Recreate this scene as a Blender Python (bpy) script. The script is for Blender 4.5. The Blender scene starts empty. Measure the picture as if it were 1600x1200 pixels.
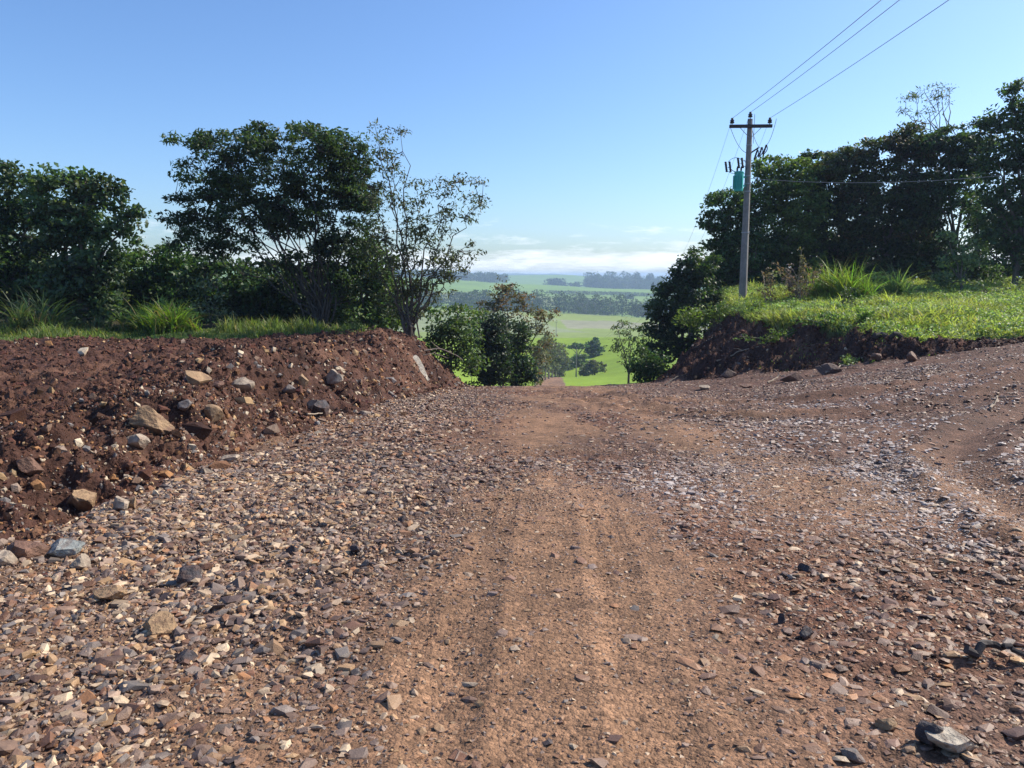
import bpy, bmesh, math, random
import numpy as np
from mathutils import Vector
R = math.radians
sc = bpy.context.scene
COL = sc.collection

# ------------------------------------------------------------------ camera, sky, sun, exposure
EYE = 1.6
PITCH = R(8.06)
FPX = 1200.0                       # focal length in pixels of the 1600 px wide photograph
cd = bpy.data.cameras.new('camera'); cam = bpy.data.objects.new('camera', cd); COL.objects.link(cam)
cam.location = (0, 0, EYE); cam.rotation_euler = (R(90) - PITCH, 0, 0)
cd.sensor_width = 36; cd.lens = 36 * FPX / 1600; cd.clip_start = 0.1; cd.clip_end = 30000
sc.camera = cam
SUN_AZ, SUN_EL = R(68), R(41)      # azimuth clockwise from the view direction (+Y)
w = bpy.data.worlds.new('World'); sc.world = w; w.use_nodes = True
nt = w.node_tree; nt.nodes.clear()
def N(nt, t, **k):
    n = nt.nodes.new(t)
    for a, b in k.items():
        if a.startswith('i_'):
            key = a[2:]
            n.inputs[int(key) if key.isdigit() else key.replace('_', ' ')].default_value = b
        else: setattr(n, a, b)
    return n
out = N(nt, 'ShaderNodeOutputWorld'); bg = N(nt, 'ShaderNodeBackground'); bg.inputs[1].default_value = 0.122
sky = N(nt, 'ShaderNodeTexSky', sky_type='NISHITA', sun_disc=False, sun_elevation=SUN_EL, sun_rotation=SUN_AZ,
        altitude=400, air_density=1.0, dust_density=1.5, ozone_density=3.0)
geo = N(nt, 'ShaderNodeTexCoord'); sep = N(nt, 'ShaderNodeSeparateXYZ')
L = nt.links.new
L(geo.outputs['Generated'], sep.inputs[0])
# clouds: a low bank over the horizon and a few loose puffs, in the direction of the sky
mapn = N(nt, 'ShaderNodeMapping'); mapn.inputs['Scale'].default_value = (5, 5, 30)
L(geo.outputs['Generated'], mapn.inputs[0])
noi = N(nt, 'ShaderNodeTexNoise', i_Scale=2.6, i_Detail=9.0, i_Roughness=0.68); L(mapn.outputs[0], noi.inputs['Vector'])
def ramp(nt, src, stops):
    r = nt.nodes.new('ShaderNodeValToRGB'); e = r.color_ramp.elements
    while len(e) > 1: e.remove(e[-1])
    e[0].position, e[0].color = stops[0][0], (*[stops[0][1]] * 3, 1) if not isinstance(stops[0][1], tuple) else (*stops[0][1], 1)
    for p, c in stops[1:]:
        q = e.new(p); q.color = (*[c] * 3, 1) if not isinstance(c, tuple) else (*c, 1)
    nt.links.new(src, r.inputs[0]); return r
def math_(nt, op, a, b=None, clamp=False):
    m = N(nt, 'ShaderNodeMath', operation=op, use_clamp=clamp)
    for i, v in enumerate((a, b)):
        if v is None: continue
        if isinstance(v, (int, float)): m.inputs[i].default_value = v
        else: nt.links.new(v, m.inputs[i])
    return m.outputs[0]
zs = math_(nt, 'MULTIPLY', sep.outputs[2], 10)
band = ramp(nt, zs, [(0.0, .40), (0.05, .45), (.10, .54), (0.22, 0.52), (0.36, 0.27), (0.50, 0.29), (0.62, 0.24), (0.74, .08), (0.85, 0.0)])
dens = math_(nt, 'ADD', noi.outputs[0], band.outputs[0])
cm = N(nt, 'ShaderNodeMapRange', clamp=True); cm.inputs[1].default_value = 0.80; cm.inputs[2].default_value = 1.10
L(dens, cm.inputs[0])
cmask = math_(nt, 'MULTIPLY', cm.outputs[0], 0.78)
mix = N(nt, 'ShaderNodeMix', data_type='RGBA'); mix.inputs[7].default_value = (7.3, 7.7, 8.3, 1)
tint = N(nt, 'ShaderNodeMix', data_type='RGBA', blend_type='MULTIPLY'); tint.inputs[0].default_value = 1.0
tint.inputs[7].default_value = (0.83, 0.97, 1.15, 1)
hs = N(nt, 'ShaderNodeHueSaturation'); hs.inputs['Saturation'].default_value = 1.05; L(sky.outputs[0], hs.inputs['Color']); L(hs.outputs[0], tint.inputs[6]); L(tint.outputs[2], mix.inputs[6]); L(cmask, mix.inputs[0])
L(mix.outputs[2], bg.inputs[0]); L(bg.outputs[0], out.inputs[0])
sd = bpy.data.lights.new('sun', 'SUN'); sd.energy = 4.8; sd.angle = R(0.55); sd.color = (1.0, 0.92, 0.79)
sun = bpy.data.objects.new('sun', sd); COL.objects.link(sun)
sdir = Vector((math.sin(SUN_AZ) * math.cos(SUN_EL), math.cos(SUN_AZ) * math.cos(SUN_EL), math.sin(SUN_EL)))
sun.rotation_euler = sdir.to_track_quat('Z', 'Y').to_euler()
sun.location = (20, 10, 30)
sc.view_settings.view_transform = 'Standard'; sc.view_settings.look = 'None'
sc.view_settings.exposure = 0.50; sc.view_settings.gamma = 1.0; sc.view_settings.use_curve_mapping = False
sc.render.engine = 'CYCLES'
sc.cycles.max_bounces = 6; sc.cycles.diffuse_bounces = 3; sc.cycles.transmission_bounces = 4
sc.cycles.glossy_bounces = 2; sc.cycles.volume_bounces = 1; sc.cycles.transparent_max_bounces = 8
sc.cycles.use_denoising = True

# ------------------------------------------------------------------ helpers
def at(px, py, Y):
    """the point at forward distance Y seen at pixel (px, py) of the 1600 x 1200 photograph"""
    c, s = math.cos(PITCH), math.sin(PITCH)
    u, v = px - 800, 600 - py
    fy = FPX * c + v * s; fz = v * c - FPX * s
    k = Y / fy
    return np.array((u * k, Y, EYE + fz * k))
def mpp(Y): return Y / FPX          # metres per pixel

def hsh(ix, iy, seed):
    h = (ix.astype(np.int64) * 374761393 + iy.astype(np.int64) * 668265263 + seed * 2147483647 + 12345) & 0xFFFFFFFF
    h = ((h ^ (h >> 13)) * 1274126177) & 0xFFFFFFFF
    h = ((h ^ (h >> 16)) * 2246822519) & 0xFFFFFFFF
    return ((h ^ (h >> 15)) & 0xFFFFFF) / float(0xFFFFFF)
def vn(x, y, seed=0):
    ix, iy = np.floor(x), np.floor(y); fx, fy = x - ix, y - iy
    fx = fx * fx * (3 - 2 * fx); fy = fy * fy * (3 - 2 * fy)
    ix = ix.astype(np.int64); iy = iy.astype(np.int64)
    a, b = hsh(ix, iy, seed), hsh(ix + 1, iy, seed); c, d = hsh(ix, iy + 1, seed), hsh(ix + 1, iy + 1, seed)
    return (a + (b - a) * fx + (c - a) * fy + (a - b - c + d) * fx * fy) * 2 - 1
def fbm(x, y, seed=0, octv=4, gain=0.5):
    s, a, f = 0, 1.0, 1.0
    for o in range(octv):
        ca, sa = math.cos(o * 1.3 + .4), math.sin(o * 1.3 + .4)
        s = s + a * vn((x * ca - y * sa) * f, (x * sa + y * ca) * f, seed + o * 17); a *= gain; f *= 2.03
    return s
def sst(a, b, x):
    t = np.clip((x - a) / (b - a), 0, 1); return t * t * (3 - 2 * t)

def link(o, parent=None):
    COL.objects.link(o)
    if parent is not None: o.parent = parent
    return o
def mesh_np(name, V, F, mat, parent=None, col=None, smooth=False, kind=None, off=None):
    """V (n,3); F list of (m,k) int arrays"""
    me = bpy.data.meshes.new(name)
    V = np.asarray(V, dtype=np.float64)
    if off is not None: V = V - np.asarray(off)
    me.vertices.add(len(V)); me.vertices.foreach_set('co', V.astype(np.float32).ravel())
    if not isinstance(F, (list, tuple)): F = [F]
    F = [np.asarray(f, dtype=np.int32) for f in F if len(f)]
    nl = sum(f.size for f in F); npoly = sum(len(f) for f in F)
    me.loops.add(nl); me.loops.foreach_set('vertex_index', np.concatenate([f.ravel() for f in F]))
    tot = np.concatenate([np.full(len(f), f.shape[1], np.int32) for f in F])
    me.polygons.add(npoly); me.polygons.foreach_set('loop_start', np.concatenate(([0], np.cumsum(tot)[:-1])).astype(np.int32))
    me.update(calc_edges=True)
    me.polygons.foreach_set('use_smooth', np.full(npoly, bool(smooth)))
    if col is not None:
        a = me.attributes.new('Col', 'FLOAT_COLOR', 'POINT')
        c = np.ones((len(V), 4), np.float32); c[:, :3] = col; a.data.foreach_set('color', c.ravel())
    me.materials.append(mat)
    o = bpy.data.objects.new(name, me); link(o, parent)
    if off is not None and parent is None: o.location = off
    if kind: o['kind'] = kind
    return o
def tag(o, label, cat, group=None, kind=None):
    o['label'] = label; o['category'] = cat
    if group: o['group'] = group
    if kind: o['kind'] = kind
    return o
def empty(name, loc, label, cat, group=None):
    o = bpy.data.objects.new(name, None); o.empty_display_size = .2; o.location = loc; link(o)
    return tag(o, label, cat, group)

class MB:
    def __init__(s): s.V = []; s.T = []; s.Q = []; s.C = []; s.n = 0
    def add(s, V, T=None, Q=None, C=None):
        V = np.asarray(V, float); s.V.append(V)
        if T is not None and len(T): s.T.append(np.asarray(T) + s.n)
        if Q is not None and len(Q): s.Q.append(np.asarray(Q) + s.n)
        if C is not None: s.C.append(np.broadcast_to(np.asarray(C, float), (len(V), 3)))
        s.n += len(V)
    def tube(s, pts, rad, k=6, C=None):
        pts = np.asarray(pts, float); rad = np.broadcast_to(np.asarray(rad, float), (len(pts),))
        t = np.gradient(pts, axis=0); t /= np.linalg.norm(t, axis=1)[:, None] + 1e-9
        ref = np.array([0.31, 0.87, 0.2]); a = np.cross(t, ref); a /= np.linalg.norm(a, axis=1)[:, None] + 1e-9
        b = np.cross(t, a); th = np.arange(k) * 2 * math.pi / k
        V = (pts[:, None] + rad[:, None, None] * (np.cos(th)[None, :, None] * a[:, None] + np.sin(th)[None, :, None] * b[:, None])).reshape(-1, 3)
        n = len(pts); i = np.arange(n - 1)[:, None] * k; j = np.arange(k)[None]
        Q = np.stack([i + j, i + (j + 1) % k, i + k + (j + 1) % k, i + k + j], -1).reshape(-1, 4)
        V = np.vstack([V, pts[:1], pts[-1:]]); c0, c1 = n * k, n * k + 1; jj = np.arange(k)
        T = np.vstack([np.stack([(jj + 1) % k, jj, np.full(k, c0)], 1), np.stack([(n - 1) * k + jj, (n - 1) * k + (jj + 1) % k, np.full(k, c1)], 1)])
        s.add(V, T, Q, C)
    def box(s, c, d, C=None, rz=0.0):
        c = np.asarray(c, float); d = np.asarray(d, float) / 2
        P = np.array([(x, y, z) for x in (-1, 1) for y in (-1, 1) for z in (-1, 1)], float) * d
        P = np.stack([P[:, 0] * math.cos(rz) - P[:, 1] * math.sin(rz), P[:, 0] * math.sin(rz) + P[:, 1] * math.cos(rz), P[:, 2]], 1)
        s.add(P + c, None, [(0, 1, 3, 2), (4, 6, 7, 5), (0, 4, 5, 1), (2, 3, 7, 6), (0, 2, 6, 4), (1, 5, 7, 3)], C)
    def lathe(s, base, prof, k=12, C=None, axis=(0, 0, 1)):
        ax = np.asarray(axis, float); ax /= np.linalg.norm(ax)
        s.tube([np.asarray(base) + ax * h for h, r in prof], [r for h, r in prof], k, C)
    def build(s, name, mat, parent=None, smooth=False, off=None):
        if not s.V: return None
        F = []
        if s.T: F.append(np.vstack(s.T))
        if s.Q: F.append(np.vstack(s.Q))
        return mesh_np(name, np.vstack(s.V), F, mat, parent, np.vstack(s.C) if s.C else None, smooth, off=off)

# ------------------------------------------------------------------ materials
def new_mat(name):
    m = bpy.data.materials.new(name); m.use_nodes = True; nt = m.node_tree; nt.nodes.clear()
    o = N(nt, 'ShaderNodeOutputMaterial'); b = N(nt, 'ShaderNodeBsdfPrincipled'); nt.links.new(b.outputs[0], o.inputs[0])
    return m, nt, b, o
def col_src(nt, col):
    if col is None: return N(nt, 'ShaderNodeAttribute', attribute_name='Col').outputs['Color']
    r = N(nt, 'ShaderNodeRGB'); r.outputs[0].default_value = (*col, 1); return r.outputs[0]
def surf_mat(name, col=None, rough=.8, spec=.3, scales=((8, .25),), bump=((30, .3, .01),), metal=0.0, vor=None, rough_var=0.0):
    m, nt, b, o = new_mat(name); L = nt.links.new
    tc = N(nt, 'ShaderNodeTexCoord').outputs['Object']
    c = col_src(nt, col)
    for sc_, amt in scales:
        n = N(nt, 'ShaderNodeTexNoise', i_Scale=sc_, i_Detail=5.0, i_Roughness=.62); L(tc, n.inputs['Vector'])
        mr = N(nt, 'ShaderNodeMapRange'); mr.inputs[1].default_value = .3; mr.inputs[2].default_value = .7
        mr.inputs[3].default_value = 1 - amt; mr.inputs[4].default_value = 1 + amt; L(n.outputs[0], mr.inputs[0])
        mx = N(nt, 'ShaderNodeVectorMath', operation='SCALE'); L(c, mx.inputs[0]); L(mr.outputs[0], mx.inputs['Scale']); c = mx.outputs[0]
    h = None
    if vor:
        for vs, amt, hb in vor:
            v = N(nt, 'ShaderNodeTexVoronoi', i_Scale=vs); L(tc, v.inputs['Vector'])
            sp = N(nt, 'ShaderNodeSeparateColor'); L(v.outputs['Color'], sp.inputs[0])
            mr = N(nt, 'ShaderNodeMapRange'); mr.inputs[3].default_value = 1 - amt; mr.inputs[4].default_value = 1 + amt; L(sp.outputs[0], mr.inputs[0])
            mx = N(nt, 'ShaderNodeVectorMath', operation='SCALE'); L(c, mx.inputs[0]); L(mr.outputs[0], mx.inputs['Scale']); c = mx.outputs[0]
            d = math_(nt, 'MULTIPLY', v.outputs['Distance'], -hb)
            h = d if h is None else math_(nt, 'ADD', h, d)
    L(c, b.inputs['Base Color']); b.inputs['Roughness'].default_value = rough; b.inputs['Metallic'].default_value = metal
    b.inputs['Specular IOR Level'].default_value = spec
    for sc_, st, dist in bump:
        n = N(nt, 'ShaderNodeTexNoise', i_Scale=sc_, i_Detail=6.0, i_Roughness=.65); L(tc, n.inputs['Vector'])
        d = math_(nt, 'MULTIPLY', n.outputs[0], dist); h = d if h is None else math_(nt, 'ADD', h, d)
    if h is not None:
        bp = N(nt, 'ShaderNodeBump'); bp.inputs['Distance'].default_value = 1.0; bp.inputs['Strength'].default_value = 1.0
        L(h, bp.inputs['Height']); L(bp.outputs[0], b.inputs['Normal'])
    return m
def leaf_mat(name, trans=.35, rough=.45, spec=.4):
    m, nt, b, o = new_mat(name); L = nt.links.new
    c = N(nt, 'ShaderNodeAttribute', attribute_name='Col').outputs['Color']
    L(c, b.inputs['Base Color']); b.inputs['Roughness'].default_value = rough; b.inputs['Specular IOR Level'].default_value = spec
    t = N(nt, 'ShaderNodeBsdfTranslucent'); mx = N(nt, 'ShaderNodeMix', data_type='RGBA', blend_type='MULTIPLY'); mx.inputs[0].default_value = 1
    mx.inputs[7].default_value = (1.5, 1.6, .6, 1); L(c, mx.inputs[6]); L(mx.outputs[2], t.inputs[0])
    ms = N(nt, 'ShaderNodeMixShader'); ms.inputs[0].default_value = trans
    L(b.outputs[0], ms.inputs[1]); L(t.outputs[0], ms.inputs[2]); L(ms.outputs[0], o.inputs[0])
    return m
M_ROAD = surf_mat('road_gravel', rough=.85, spec=.25, scales=((1.3, .14), (14, .22)), bump=((60, 1, .010), (11, 1, .022)), vor=((38, .32, .012), (90, .22, .005)))
M_DIRT = surf_mat('red_earth', rough=.9, spec=.2, scales=((1.1, .2), (9, .28)), bump=((45, 1, .016), (9, 1, .06)), vor=((22, .25, .016),))
M_GRASSG = surf_mat('turf_ground', rough=.9, spec=.15, scales=((.8, .25), (6, .3)), bump=((18, 1, .03),))
M_FIELD = surf_mat('field_grass', rough=.95, spec=.1, scales=((.012, .10), (.12, .13), (1.5, .12)), bump=((1.5, 1, .1),))
M_STONE = surf_mat('crushed_stone', rough=.58, spec=.5, scales=((22, .22), (120, .15)), bump=((140, 1, .0025),))
M_ROCK = surf_mat('boulder_rock', rough=.72, spec=.4, scales=((5, .28), (25, .2)), bump=((18, 1, .02), (70, 1, .005)))
M_CLOD = surf_mat('earth_clod', rough=.92, spec=.2, scales=((12, .25),), bump=((50, 1, .012),))
M_BARK = surf_mat('bark', rough=.9, spec=.2, scales=((6, .3), (30, .2)), bump=((30, 1, .012),))
M_LEAF = leaf_mat('leaf_foliage', .38, .5, .35)
M_BLADE = leaf_mat('grass_blade', .45, .5, .3)
M_CONC = surf_mat('pole_concrete', (.23, .215, .20), .85, .3, ((1.2, .25), (6, .15), (40, .12)), ((60, 1, .003),))
M_WOOD = surf_mat('dark_timber', (.055, .045, .04), .8, .3, ((12, .25),), ((40, 1, .004),))
M_WIRE = surf_mat('line_wire', (.16, .17, .18), .5, .5, (), ())
M_PORC = surf_mat('brown_porcelain', (.03, .022, .02), .25, .6, (), ())
M_TANK = surf_mat('teal_tank_paint', (.05, .42, .36), .5, .4, ((5, .12),), ())
M_STEEL = surf_mat('galvanised_steel', (.32, .33, .34), .5, .5, ((20, .15),), (), .4)
M_DRYW = surf_mat('dead_wood', (.34, .27, .20), .85, .2, ((9, .25),), ((35, 1, .006),))

# ------------------------------------------------------------------ terrain
_ys = np.linspace(-60, 400, 4601)
_sl = np.interp(_ys, [-60, 0, 33, 45, 115, 130, 195, 212, 400], [.03, .049, .146, .156, .156, .10, .10, .17, .17])
_pz = np.concatenate(([0], np.cumsum((_sl[1:] + _sl[:-1]) / 2 * (_ys[1] - _ys[0]))))
_pz -= np.interp(0, _ys, _pz)
def P(Y): return -np.interp(Y, _ys, _pz)
FARY = [0, 60, 100, 150, 200, 300, 335, 400, 460, 700, 760, 850, 1000, 1100, 1600, 1720, 1850, 2300, 2600, 3600, 4600, 7500]
FARZ = [0, -8, -13.2, -20.2, -21.8, -25.2, -31, -40, -40.5, -36.8, -40, -46, -41, -34, -21.5, -29, -21, -2.5, -14, -30, 2.5, -60]
LEFTX = lambda Y: -3.6 + .0475 * Y + .35 * sst(20, 33, np.asarray(Y, float))
ROADC = lambda Y: .35 + .0475 * Y
POLY = np.array([(60, 17.5), (30, 19.3), (18, 20.6), (14, 21), (12.4, 21.5), (10.6, 22.4), (9.3, 25), (7.6, 28.2), (5.9, 31.8), (7.2, 36.5), (9.6, 42), (13, 52), (60, 75)], float)
def poly_sd(x, y):
    d2 = np.full(x.shape, 1e18); ins = np.zeros(x.shape, bool); n = len(POLY)
    for i in range(n):
        a, b = POLY[i], POLY[(i + 1) % n]; e = b - a
        t = np.clip(((x - a[0]) * e[0] + (y - a[1]) * e[1]) / (e @ e), 0, 1)
        d2 = np.minimum(d2, (x - a[0] - t * e[0]) ** 2 + (y - a[1] - t * e[1]) ** 2)
        c = ((a[1] > y) != (b[1] > y)) & (x < (b[0] - a[0]) * (y - a[1]) / (b[1] - a[1] + 1e-12) + a[0]); ins ^= c
    d = np.sqrt(d2); return np.where(ins, d, -d)
def softp(t, k=1.0): return np.log1p(np.exp(np.clip(t / k, -30, 30))) * k
ARCS = [np.array(a_, float) for a_ in ([(24, 20.6), (17, 18.6), (11, 16.6), (7, 15.6), (3.5, 17), (2.4, 22)], [(24, 18.8), (17, 16.8), (11, 14.6), (6.8, 13.2), (3.4, 14), (1.7, 18)],
        [(22, 16), (15, 13.8), (10.5, 11.6), (7.6, 9.0), (6.4, 6.4), (6.2, 3)], [(22, 14.2), (15.5, 12.0), (11.6, 10.0), (9.2, 8), (8.0, 6.0), (7.8, 3)],
        [(13, 13.5), (9.0, 12.2), (5.6, 9.4), (4.3, 6.4), (3.6, 3)])]
def smooth_arc(a_):
    t = np.linspace(0, len(a_) - 1, 60); i = np.clip(t.astype(int), 0, len(a_) - 2); f = (t - i)[:, None]
    p0, p1, p2, p3 = a_[np.maximum(i - 1, 0)], a_[i], a_[i + 1], a_[np.minimum(i + 2, len(a_) - 1)]
    return .5 * (2 * p1 + (p2 - p0) * f + (2 * p0 - 5 * p1 + 4 * p2 - p3) * f ** 2 + (3 * p1 - p0 - 3 * p2 + p3) * f ** 3)
ARCS = [smooth_arc(a_) for a_ in ARCS]
def arc_dist(x, y):
    """distance to the nearest of the curved wheel ruts of the side road"""
    d = np.full(x.shape, 9.0); k = (x > 1) & (x < 25) & (y > 2) & (y < 24); xs, ys = x[k], y[k]; dm = np.full(xs.shape, 81.0)
    for A in ARCS:
        for i in range(len(A) - 1):
            p, e = A[i], A[i + 1] - A[i]
            t = np.clip(((xs - p[0]) * e[0] + (ys - p[1]) * e[1]) / (e @ e), 0, 1); dm = np.minimum(dm, (xs - p[0] - t * e[0]) ** 2 + (ys - p[1] - t * e[1]) ** 2)
    d[k] = np.sqrt(dm); return d
def track_mask(x, Y):
    """how bare and rolled the ground is in the wheel lanes, 0..1"""
    c = -.02 + .0475 * Y; wd = .80 + .014 * Y + .2 * vn(Y * .5, Y * 0 + 3, 5) - .25 * sst(5, 8, Y)
    m = (1 - sst(wd * .25, wd * 1.9, np.abs(x - c + .35 * fbm(x * .1, Y * .25, 29, 2)) + .5 * fbm(x * 1.1, Y * .6, 9, 4))) * (1 - .65 * sst(.1, .6, fbm(x * .9, Y * .45, 19, 3)) * sst(4.5, 7, Y))
    c2 = 1.9 + .035 * Y + .9 * np.exp(-((Y - 8) / 3.) ** 2)
    m2 = (1 - sst(.15, 1.0, np.abs(x - c2) + .35 * fbm(x * 1.1, Y * .5, 12, 3))) * .85
    m4 = sst(.05, .8, fbm(x * .35, Y * .22, 23, 3)) * .6
    m = np.maximum(m, (1 - sst(.45, 1.15, np.abs(x - c - .03) + .22 * fbm(x * 1.5, Y * .8, 33, 3))) * (1 - sst(5.5, 9, Y)))
    ad = arc_dist(x, Y); m3 = (1 - sst(.22, .72, ad + .2 * fbm(x * 1.2, Y * 1.2, 13, 3))) * .92
    return np.maximum(np.maximum(m, m2 * sst(4, 7, Y)), np.maximum(m3, m4))
def base_h(x, Y):
    """smooth land form and zone: 0 road, 1 bare earth, 2 turf, 3 fields"""
    p = P(Y)
    rise = np.minimum(.17 * softp(x - 5.5, 1.1), 1.75) * sst(1, 15, Y)
    road = p + rise
    # left side: cleared earth at the level of the camera's feet, a bank where the road dips below it
    dl = LEFTX(Y) - x
    edge = dl + .25 * fbm(x * .9, Y * .9, 31, 3)
    plat = -.06 - .0165 * np.clip(Y, -20, 24) + .10 * fbm(x * .22, Y * .22, 41, 3)
    st = 27.0 + np.clip(dl - .4, 0, 40) * .8
    nat = plat - .36 * softp(Y - st, .8)
    nat = np.maximum(nat, p - 1.2)
    bump = .20 * np.exp(-((edge - 2.1) / 1.25) ** 2) * sst(4, 8, Y) * (1 - sst(19, 25, Y)) * (1 + .5 * vn(Y * .5, x * .5, 8))
    wl = 1.1 + .06 * np.clip(Y, 0, 22) - .12 * np.clip(Y - 25, 0, 8)
    tl = sst(0, 1, edge / wl)
    left = road + (nat + bump - road) * tl
    # right side
    sd = poly_sd(x, Y); sdn = sd + .35 * fbm(x * .7, Y * .7, 51, 3)
    platr = -.22 + .045 * (Y - 21) + .12 * fbm(x * .3, Y * .3, 61, 3) + .02 * np.clip(x - 14, 0, 40)
    platr = platr - .17 * softp(Y - 46, 1.5) - .16 * softp(12 - x, 1.0)
    wr = 1.1 + 3.0 * (1 - sst(9.5, 13, x))
    tr = sst(0, 1, sdn / wr) ** .8
    right = road + (platr - road) * tr
    near = np.where(sd > -1.2, right, left)
    near = np.where(x < 3, left, near)
    g = np.interp(Y, FARY, FARZ) + EYE
    g = g - .05 * (x - .05 * Y) * sst(380, 700, Y) * (1 - sst(1700, 2300, Y) * .5)
    g = g + fbm(x * .004, Y * .004, 71, 3) * np.clip(Y - 60, 0, 1e9) * .006 * (1 - .6 * sst(100, 1500, Y) )
    g = g + np.clip(x - ROADC(Y) - 5, 0, 60) * .03 * (1 - sst(250, 350, Y))
    rm = 1 - sst(4.5, 14 + np.clip(Y - 80, 0, 100) * .3, np.abs(x - ROADC(Y)))
    rm = rm * (1 - sst(215, 310, Y))
    far = g + (np.clip(p, g - 7, g + 3) - g) * rm
    t = sst(44, 62, Y)
    H = near + (far - near) * t
    # zones
    zone = np.full(x.shape, 2, int)
    zone[(np.abs(x - ROADC(Y)) < 3.3 + .4 * vn(x * 0 + 1, Y * .2, 3)) & (Y < 214) & (Y > 30)] = 0
    isroad = (edge < .05) & ((sdn < .05) | (x < 3)) & (Y < 36)
    zone[isroad] = 0
    ledge = 24.6 + 1.3 * vn(x * .35, x * 0, 77) + 3.2 * sst(-9, -4.5, x) + 6 * sst(-5.6, -4.2, x)
    zone[(edge >= .05) & (Y < ledge) & (x < 3)] = 1
    wdirt = .95 - .6 * sst(13, 17, x) + 3.3 * (1 - sst(8.6, 12.5, x)) + .35 * fbm(x * .8, Y * .8, 81, 3)
    zone[(sdn >= .05) & (sdn < wdirt) & (x >= 3) & (Y < 48)] = 1
    zone[(Y >= 66) & (zone != 0)] = 3
    return H, zone, edge, sd
def full_h(x, Y):
    H, zone, edge, sd = base_h(x, Y)
    r = np.hypot(x, Y); near = 1 - sst(45, 90, r)
    tm = track_mask(x, Y)
    d_road = .016 * fbm(x * 2.2, Y * 2.2, 101, 3) + (1 - tm) * (.020 * fbm(x * 9, Y * 9, 103, 3)) + .05 * fbm(x * .5, Y * .5, 105, 2)
    c = .02 + .0475 * Y
    for o, wd in ((-.42, .13), (.40, .15)):
        u = (x - c - o) / wd
        rut = np.exp(-u ** 4) * (1 - .75 * sst(5.5, 11, Y)) * (.55 + .45 * vn(Y * .6, x * 0 + o, 131))
        lug = (np.sin((Y + .07 * np.abs(u)) * 2 * math.pi / .085) > .2) * (np.abs(np.abs(u) - .45) < .28)
        d_road = d_road - rut * .016 + .008 * np.exp(-((np.abs(u) - 1.25) / .3) ** 2) * (1 - .85 * sst(5, 11, Y)) - rut * lug * (.012 + .014 * (x < c) * np.exp(-((Y - 3.7) / .8) ** 2)) * sst(.1, .5, vn(x * 2, Y * .9, 107) + .4) * (Y < 14)
    ad = arc_dist(x, Y); d_road = d_road - .085 * np.exp(-(ad / .22) ** 2) + .06 * np.exp(-((ad - .45) / .15) ** 2) * (1 + .6 * fbm(x * 4, Y * 4, 109, 2))
    rid = 1 - np.abs(fbm(x * 1.7, Y * 1.7, 111, 4))
    d_dirt = .15 * (rid - .5) + .05 * fbm(x * 5, Y * 5, 113, 4, .6) + .10 * fbm(x * .8, Y * .8, 115, 2)
    fl = sst(3, 9, LEFTX(Y) - x) * (x < 0)
    d_dirt = d_dirt * (1 - .45 * fl) * np.where(x > 3, 2.1 - 1.5 * sst(11, 14, x), 1.25)
    # gullies scraped down the right-hand cut
    d_dirt = d_dirt + np.where(x > 3, .16 * np.sin(x * 2.1 + Y * 1.4 + 2 * vn(x, Y, 3)) * np.exp(-((sd - 1.3) / .9) ** 2) * (x < 12), 0)
    d_turf = .07 * fbm(x * 1.1, Y * 1.1, 121, 4)
    wdir = sst(-.15, .5, edge) * (x < 3) + (x >= 3) * sst(-.15, .5, sd)
    turfw = (zone == 2)
    d = d_road * (1 - wdir) + np.where(turfw, d_turf, d_dirt) * wdir
    d = np.where(zone == 3, .05 * fbm(x * .2, Y * .2, 5, 3), d)
    return H + d * near, zone, edge, sd, tm

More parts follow.
